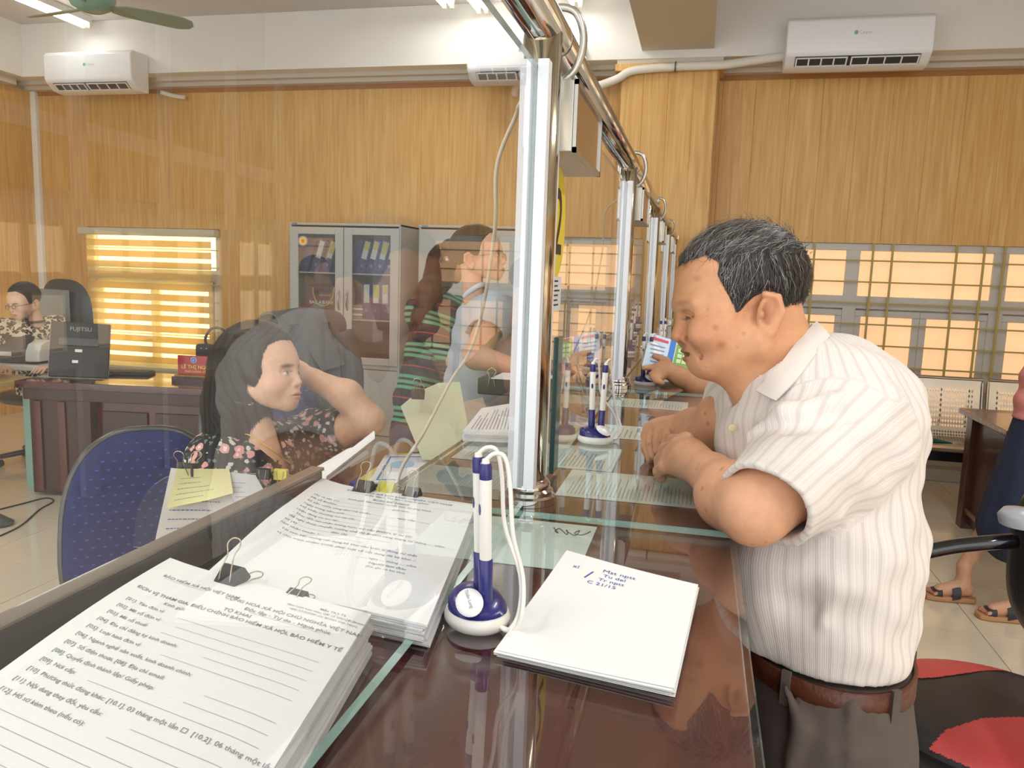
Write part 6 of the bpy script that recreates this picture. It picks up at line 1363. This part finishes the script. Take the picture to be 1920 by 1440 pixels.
HV, HF = fullhair(fp_, [(-120, -64), (-94, -70), (-58, -34), (-34, 14), (-16, 30), (26, -2), (54, 44), (130, 60), (180, -20), (180, -170), (-60, -180), (-132, -110)], 6, fp_.E((118, -70, 0), (40, 36, 36), 10), .0048, rough=1.); npmesh('hair', HV, HF, hairm, w4, cols(HV, '#16120f')); glasses(fp_, w4, mat('gold_rim', '#a88a5c', .3, .7))
# 6. second customer: arm reaching past the old man
w5 = person('second customer hidden behind the old man, pointing at the leaflet', (.36, 2.62, 0)); QS = '#b58462'
fq_ = hframe(at(1405, 545, 2.75), -RT*.95+FW*.2, .00074, .1); hp = headprims(fq_, False) + fq_.K((40, 50, 0), (60, 195, 0), 56, 60, 20); V1, F1 = sdf(hp, .005); C1 = skincol(fq_, V1, QS, '#8a5046', '#2a201a')
qs, qe, qw = at(1430, 680, 2.6), at(1372, 742, 2.36), at(1274, 706, 2.33); qp = at(1252, 694, 2.33)
kn = [at(1240, 682, 2.33), at(1236, 690, 2.32), at(1234, 700, 2.315), at(1238, 708, 2.31)]; tp = [[at(1222, 689, 2.325), at(1207, 690, 2.32)], [at(1222, 702, 2.31), at(1232, 710, 2.30)], [at(1224, 708, 2.30), at(1236, 715, 2.295)], [at(1230, 714, 2.295), at(1242, 718, 2.29)]]; th = [at(1250, 676, 2.345), at(1236, 671, 2.35), at(1227, 668, 2.352)]
aq = armprims([qs, qe, at(1310, 724, 2.34), qw], [.046, .038, .034, .026]) + handprims(qw, qp, kn, tp, th, .026, .0085); V2, F2 = sdf(aq, .0038)
tq = Vector((.42, 2.72, 0)); V3, F3 = sdf([cone(at(1425, 690, 2.78), tq+Vector((0, 0, .95)), .09, .1, .03), cone(tq+Vector((0, 0, .9)), tq+Vector((.02, -.06, .05)), .08, .045, .03), cone(tq+Vector((0, 0, .9)), tq+Vector((.02, .1, .05)), .08, .045, .03)] + armprims([at(1430, 690, 2.95), at(1360, 740, 2.85), at(1290, 700, 2.6)], [.046, .038, .028]) + simple_hand(at(1290, 700, 2.6), -RT+UP*.2, (0, 0, -1)), .009)
JJ = join([(V1, F1, C1), (V2, F2, cols(V2, QS)), (V3, F3, cols(V3, QS))]); npmesh('body', JJ[0], JJ[1], skinm, w5, JJ[2])
V, F = sdf([cone(at(1430, 690, 2.62), at(1435, 690, 2.95), .07, .07, .05), cone(at(1425, 700, 2.78), tq+Vector((0, 0, .95)), .12, .13, .05)], .01); npmesh('shirt', V, F, mat('olive_shirt', '#8a8560', .85), w5)
V, F = sdf([cone(tq+Vector((0, 0, .95)), tq+Vector((.02, -.06, .1)), .11, .07, .05), cone(tq+Vector((0, 0, .95)), tq+Vector((.02, .1, .1)), .11, .07, .05)], .012); npmesh('trousers', V, F, mat('black_trousers', '#1c1c20'), w5)
HV, HF = hairshell(fq_, skull(fq_), mpoly, 6, .005); npmesh('hair', HV, HF, hairm, w5, cols(HV, '#1a1715'))
# leaflets in his hand
def leaflet(label, px_, parts):
    c4 = [at(*p) for p in px_]; t = thing('leaflet', label, 'leaflet', c4[3]); fq2 = lambda u, v, l=0: c4[0]*(1-u)*(1-v)+c4[1]*u*(1-v)+c4[2]*u*v+c4[3]*(1-u)*v-FW*l
    surf('sheet', lambda u, v: fq2(u, v), 4, 4, .0006, paper, t)
    for nm, (u0, u1, v0, v1), m, l in parts: mk(nm, [fq2(u0, v0, l), fq2(u0, v1, l), fq2(u1, v1, l), fq2(u1, v0, l)], [(0, 1, 2, 3)], m, t)
    return t, fq2
pr_ = [('blue_band', (.46, .58, 0, 1), mat('leaf_blue', '#3f7fd0', .5), .002), ('pale_field', (0, .46, 0, 1), mat('leaf_pale', '#d3e2f2', .5), .001), ('green_field', (.60, 1, .1, .95), mat('leaf_green', '#7fb356', .5), .002), ('red_band', (.62, .95, .02, .1), mat('leaf_red', '#e0506a', .5), .003)]
for i in range(3):
    for j in range(3): pr_.append(('picture_cell', (.65+i*.11, .74+i*.11, .22+j*.18, .35+j*.18), mat('leaf_cell', '#cfe3b8', .5), .003))
for j in range(5): pr_.append(('text_line', (.06+.02*j, .38, .3+j*.12, .33+j*.12), mat('leaf_text', '#7d93b8', .6), .002))
pr_.append(('red_title', (.05, .42, .08, .16), mat('leaf_red', '#e0506a', .5), .002))
leaflet('colourful leaflet with blue band and green panel in the second customer\'s hand', [(1219, 624, 2.42), (1305, 652, 2.40), (1296, 700, 2.36), (1203, 688, 2.36)], pr_)
pr2 = [('red_title', (.1, .5, .06, .14), mat('leaf_red', '#e0506a', .5), .002)]+[('text_line', (.1, .85, .22+j*.1, .25+j*.1), mat('leaf_text', '#7d93b8', .6), .002) for j in range(7)]
leaflet('white leaflet with red title peeking out behind the old man\'s chin', [(1290, 655, 2.44), (1345, 668, 2.44), (1345, 738, 2.40), (1278, 720, 2.40)], pr2)
# 7. woman at the right edge
pwm = person('woman in a pink top and navy skirt standing at the right edge', (1.5, 4.0, 0)); KS = '#cf9f80'
f1, f2 = Vector((1.33, 4.10, .075)), Vector((1.51, 3.92, .075)); h1, h2 = Vector((1.53, 4.09, .86)), Vector((1.54, 3.94, .86))
kn1, kn2 = Vector((1.45, 4.10, .47)), Vector((1.51, 3.93, .47)); PF = []
def foot(an):
    L = [cone(an, an+Vector((-.10, -.01, -.03)), .034, .028, .02), cone(an+Vector((.02, 0, -.02)), an+Vector((-.10, -.01, -.035)), .03, .026, .015)]
    for i in range(5): o = (i-2)*.015; L.append(cone(an+Vector((-.10, -.01+o*.8, -.036)), an+Vector((-.155+abs(i-3.2)*.008, -.012+o, -.042)), .011, .009 if i else .011, .004))
    return L
pl2 = [cone(h1, kn1, .075, .052, .03), cone(kn1, f1+Vector((0, 0, .10)), .052, .032, .02), cone(f1+Vector((0, 0, .10)), f1, .032, .033, .02), cone(h2, kn2, .075, .052, .03), cone(kn2, f2+Vector((0, 0, .10)), .052, .032, .02), cone(f2+Vector((0, 0, .10)), f2, .032, .033, .02)] + foot(f1) + foot(f2)
V1, F1 = sdf(pl2, .0055); C1 = cols(V1, KS)
for an in (f1, f2):
    for i in range(5): nailpaint(C1, V1, [an+Vector((-.158+abs(i-3.2)*.008, -.012+(i-2)*.015, -.034))], '#b5524e', .009)
fk = hframe(Vector((1.62, 4.0, 1.47)), (-1, -.1, -.05), .00074, .2, (0, 0, 1)); hp = headprims(fk, True)+fk.K((40, 50, 0), (55, 195, 0), 46, 52, 20); V2, F2 = sdf(hp, .006); C2 = skincol(fk, V2, KS, '#b5564e', '#2a1f1a', True)
ak = armprims([Vector((1.57, 3.84, 1.26)), Vector((1.67, 3.80, 1.0)), Vector((1.66, 3.80, .80))], [.046, .038, .027]) + simple_hand(Vector((1.66, 3.80, .80)), (-1, .2, -.2), (0, 0, -1)) + armprims([Vector((1.57, 4.17, 1.26)), Vector((1.69, 4.2, 1.0)), Vector((1.63, 4.2, .78))], [.046, .038, .027]) + simple_hand(Vector((1.63, 4.2, .78)), (-.2, 0, -1), (-1, 0, 0)) + [cone((1.570, 4.0, 1.2), (1.550, 4.0, .9), .09, .09, .03)]
V3, F3 = sdf(ak, .007); JJ = join([(V1, F1, C1), (V2, F2, C2), (V3, F3, cols(V3, KS))]); npmesh('body', JJ[0], JJ[1], skinm, pwm, JJ[2])
V, F = sdf([cone((1.545, 4.0, .92), (1.510, 4.0, .42), .112, .175, .03, ((0, 1, 0), .86))], .009, disp=lambda P: .006*np.sin(np.arctan2(P[:, 1]-4.0, P[:, 0]-1.51)*9)*np.clip((.95-P[:, 2])*1.6, 0, 1), cuts=[cutp((0, 0, .345), (-.12, 0, -1)), cutp((0, 0, .955), (0, 0, 1))]); npmesh('skirt', V, F, mat('navy_skirt', '#222a42', .85, noise=.1, scale=40), pwm)
V, F = sdf([cone((1.570, 3.86, 1.27), (1.570, 4.15, 1.27), .065, .065, .05), cone((1.570, 4.0, 1.24), (1.545, 4.0, .95), .115, .12, .05, ((0, 1, 0), .85)), cone((1.570, 3.84, 1.26), (1.650, 3.81, 1.06), .066, .06, .03), cone((1.570, 4.17, 1.26), (1.670, 4.19, 1.06), .066, .06, .03)], .009, disp=lambda P: .006*np.sin(P[:, 2]*55+P[:, 0]*30), cuts=[cone(fk.p(46, 100, 0), fk.p(46, 170, 0), .058), cutp((0, 0, .93), (0, 0, -1))]); npmesh('top', V, F, mat('pink_top', '#dd8a84', .8, bump=.4, bscale=40), pwm)
HV, HF = fullhair(fk, lpoly, 6, fk.E((118, -20, 0), (40, 40, 40), 12), .007); npmesh('hair', HV, HF, hairm, pwm, cols(HV, '#1a1512'))
cork = mat('cork_sole', '#b98a5e', .7); stp = mat('strap_black', '#26262a', .5)
for an in (f1, f2):
    o = [(.05, -.035), (.065, 0), (.05, .035), (-.05, .042), (-.12, .048), (-.165, .035), (-.178, 0), (-.165, -.04), (-.12, -.05), (-.05, -.042)]
    s_ = extr('sandal_sole', o, .024, Matrix.Translation((an.x, an.y-.008, .001)), cork, pwm, .006)
    for dx, r_ in ((-.115, .040), (-.035, .043)):
        hh = .045 if dx < -.1 else .06; tp_ = .058 if dx < -.1 else .084; pth = smoothpts([(an.x+dx, an.y-.008-r_*1.1, .02), (an.x+dx, an.y-.008-r_*.95, hh), (an.x+dx-.006, an.y-.008, tp_), (an.x+dx, an.y-.008+r_*.95, hh), (an.x+dx, an.y-.008+r_*1.1, .02)], 5)
        surf('sandal_strap', lambda u, v: pth[int(round(v*(len(pth)-1)))]+Vector(((u-.5)*.036, 0, -.012*(.5-u))), 3, len(pth)-1, .004, stp, s_)
# ================================================================ the public side
# steel waiting bench
stl = mat('bench_steel', '#cfc9bf', .22, .85); stld = mat('bench_rim', '#a39a8c', .25, .9)
bn_ = thing('waiting_bench', 'perforated steel waiting bench under the right window', 'bench', (1.8, 6.2, 0))
def seatprof(v):   # v 0 top of back .. 1 seat front
    P = [(6.36, .86), (6.35, .80), (6.33, .66), (6.30, .52), (6.27, .44), (6.22, .415), (6.05, .42), (5.92, .435), (5.88, .42)]
    k = v*(len(P)-1); i = min(int(k), len(P)-2); f = k-i; return P[i][0]*(1-f)+P[i+1][0]*f, P[i][1]*(1-f)+P[i+1][1]*f
def bench_seat(x0, x1):
    nu, nv = 26, 30; V = []; F = []; L_ = x1-x0
    idx = {}
    for i in range(nu+1):
        for j in range(nv+1):
            y, z = seatprof(j/nv); idx[i, j] = len(V); V.append((x0+L_*i/nu, y, z))
    for i in range(nu):
        for j in range(nv):
            hole = 3 <= i < nu-3 and (4 <= j < 12 or 13 <= j < 27)
            a, b, c, d = idx[i, j], idx[i+1, j], idx[i+1, j+1], idx[i, j+1]
            if not hole: F.append((a, b, c, d)); continue
            P = [Vector(V[k]) for k in (a, b, c, d)]; ce = sum(P, Vector())/4; n = len(V)
            for q in range(4): V.append(tuple(ce+((P[q]+P[(q+1) % 4])/2-ce)*.78))
            for q in range(4): F.append(((a, b, c, d)[q], (a, b, c, d)[(q+1) % 4], n+q)); F.append(((a, b, c, d)[q], n+q, n+(q+3) % 4))
    s = mk('seat_shell', V, F, stl, bn_, False)
    tube('shell_rim', [(x0, *seatprof(v)) for v in np.linspace(1, 0, 18)]+[(x1, *seatprof(v)) for v in np.linspace(0, 1, 18)], .012, stld, s, 8)
xs = [.52, 1.035, 1.555, 2.075, 2.6]
for x in xs: bench_seat(x, x+.485)
box('beam', (.5, 3.1), (6.02, 6.10), (.30, .37), mat('bench_black', '#15151a', .4), bn_, .006)
for x in (.75, 1.52, 2.9):
    l = tube('leg', [(x, 6.06, .3), (x, 6.06, .06)], .025, bp, bn_, 10); tube('foot', [(x, 5.82, .03), (x, 6.06, .07), (x, 6.34, .03)], .02, bp, l, 8, sm=4)
for x in (1.53, 2.05): tube('arm_bracket', [(x, 6.06, .37), (x, 6.06, .40), (x+.02, 6.0, .41)], .012, stld, bn_, 8)
um = thing('umbrella', 'folded dark green umbrella lying on the steel bench', 'umbrella', (1.55, 6.05, .44)); gcl = mat('green_cloth', '#1f5a4a', .6)
tube('canopy', [(1.25, 6.0, .455), (1.4, 6.0, .462), (1.55, 6.0, .455), (1.68, 6.0, .445), (1.78, 6.0, .438)], [.02, .034, .03, .016, .004], gcl, um, 12, sm=4); tube('shaft', [(1.78, 6.0, .438), (1.86, 6.0, .436)], .004, steel, um, 8)
# brown table at the right edge
tb = thing('brown_table', 'brown wooden table behind the woman in the navy skirt', 'table', (2.2, 5.2, 0)); twd = mat('table_brown', '#7b5238', .25, noise=.2, scale=2, stretch=(3, 14, 14), coat=.4); twdk = mat('table_dark', '#4a2a1c', .35, noise=.3, scale=2, stretch=(8, 8, 1.5), coat=.3)
box('tabletop', (1.67, 3.0), (4.75, 5.58), (.715, .75), twd, tb, .006); box('side_panel', (1.735, 1.765), (4.85, 5.5), (.03, .715), twdk, tb, .003); box('end_panel', (1.70, 1.77), (5.40, 5.50), (0, .715), twdk, tb, .003)
box('back_panel', (1.77, 2.9), (5.46, 5.48), (.1, .715), twdk, tb); box('end_panel', (2.88, 2.92), (4.85, 5.5), (0, .715), twdk, tb); box('foot_rail', (1.715, 1.735), (4.85, 5.42), (.10, .13), twd, tb, .003)
# red and black round chair at the lower right
rc = Vector((.74, 1.97, .50)); ch = thing('round_chair', 'round black chair with red seat segments at the lower right', 'chair', (rc.x, rc.y, 0))
blv = mat('black_vinyl', '#26262a', .35, bump=.2, bscale=120); rdv = mat('red_vinyl', '#c8494a', .35, bump=.15, bscale=120)
seat = lathe('seat', [(0, -.08), (.21, -.08), (.268, -.06), (.288, -.02), (.287, 0), (.276, .008), (.22, .0165), (.1, .018), (0, .018)], blv, ch, 56, M=Matrix.Translation(rc))
def red_far(x, y): return y > .185+.38*x+.02*sin(x*12)
def red_near(x, y): return y < np.interp(x, [-.24, -.22, -.144, -.043, .046, .15, .28], [-.27, -.23, -.123, -.043, -.012, -.03, -.09])
def redseg(name, f):
    V = []; F = []; N_ = 120; g = {}
    for i in range(N_+1):
        for j in range(N_+1):
            x = -.282+.564*i/N_; y = -.282+.564*j/N_; q = math.hypot(x, y)
            if q < .280 and f(x, y): g[i, j] = len(V); V.append((rc.x+x, rc.y+y, rc.z+.0195-.013*(q/.282)**7))
    for (i, j), a in g.items():
        if (i+1, j) in g and (i+1, j+1) in g and (i, j+1) in g: F.append((a, g[i+1, j], g[i+1, j+1], g[i, j+1]))
    mk(name, V, F, rdv, seat, True)
redseg('red_panel', red_far); redseg('red_panel', red_near)
bpos = at(1945, 1035, 1.83)
Mb_ = Matrix(((0, .15, -1, bpos.x), (1, 0, 0, bpos.y), (0, .98, .15, bpos.z), (0, 0, 0, 1)))
V, F = padshape(.34, .40, .08, Matrix.Translation((bpos.x+.03, bpos.y-.02, bpos.z-.03)) @ Matrix.Rotation(pi/2, 4, 'Y') @ Matrix.Rotation(pi/2, 4, 'Z'), p=3, curve=.03); mk('backrest', V, F, blv, ch, True)
for sg2 in (1,):
    tube('armrest', [at(1660, 1052, 1.93), at(1700, 1043, 1.9), at(1780, 1026, 1.87), at(1850, 1018, 1.84), at(1905, 1014, 1.83)], [.017, .0175, .0175, .0175, .0175], mat('arm_black', '#17171a', .15, coat=.5), ch, 14, sm=5)
    tube('arm_post', [at(1660, 1052, 1.93), at(1655, 1120, 1.95), at(1690, 1250, 2.0), rc+Vector((-.1, .1, -.06))], .015, mat('arm_black', '#17171a'), ch, 10, sm=5)
lathe('back_bracket', [(0, 0), (.045, 0), (.05, .02), (.04, .035), (0, .04)], mat('bracket_grey', '#a9abb0', .3), ch, 20, M=Matrix.Translation(at(1915, 985, 1.80)))
star_base(ch, rc, .43)
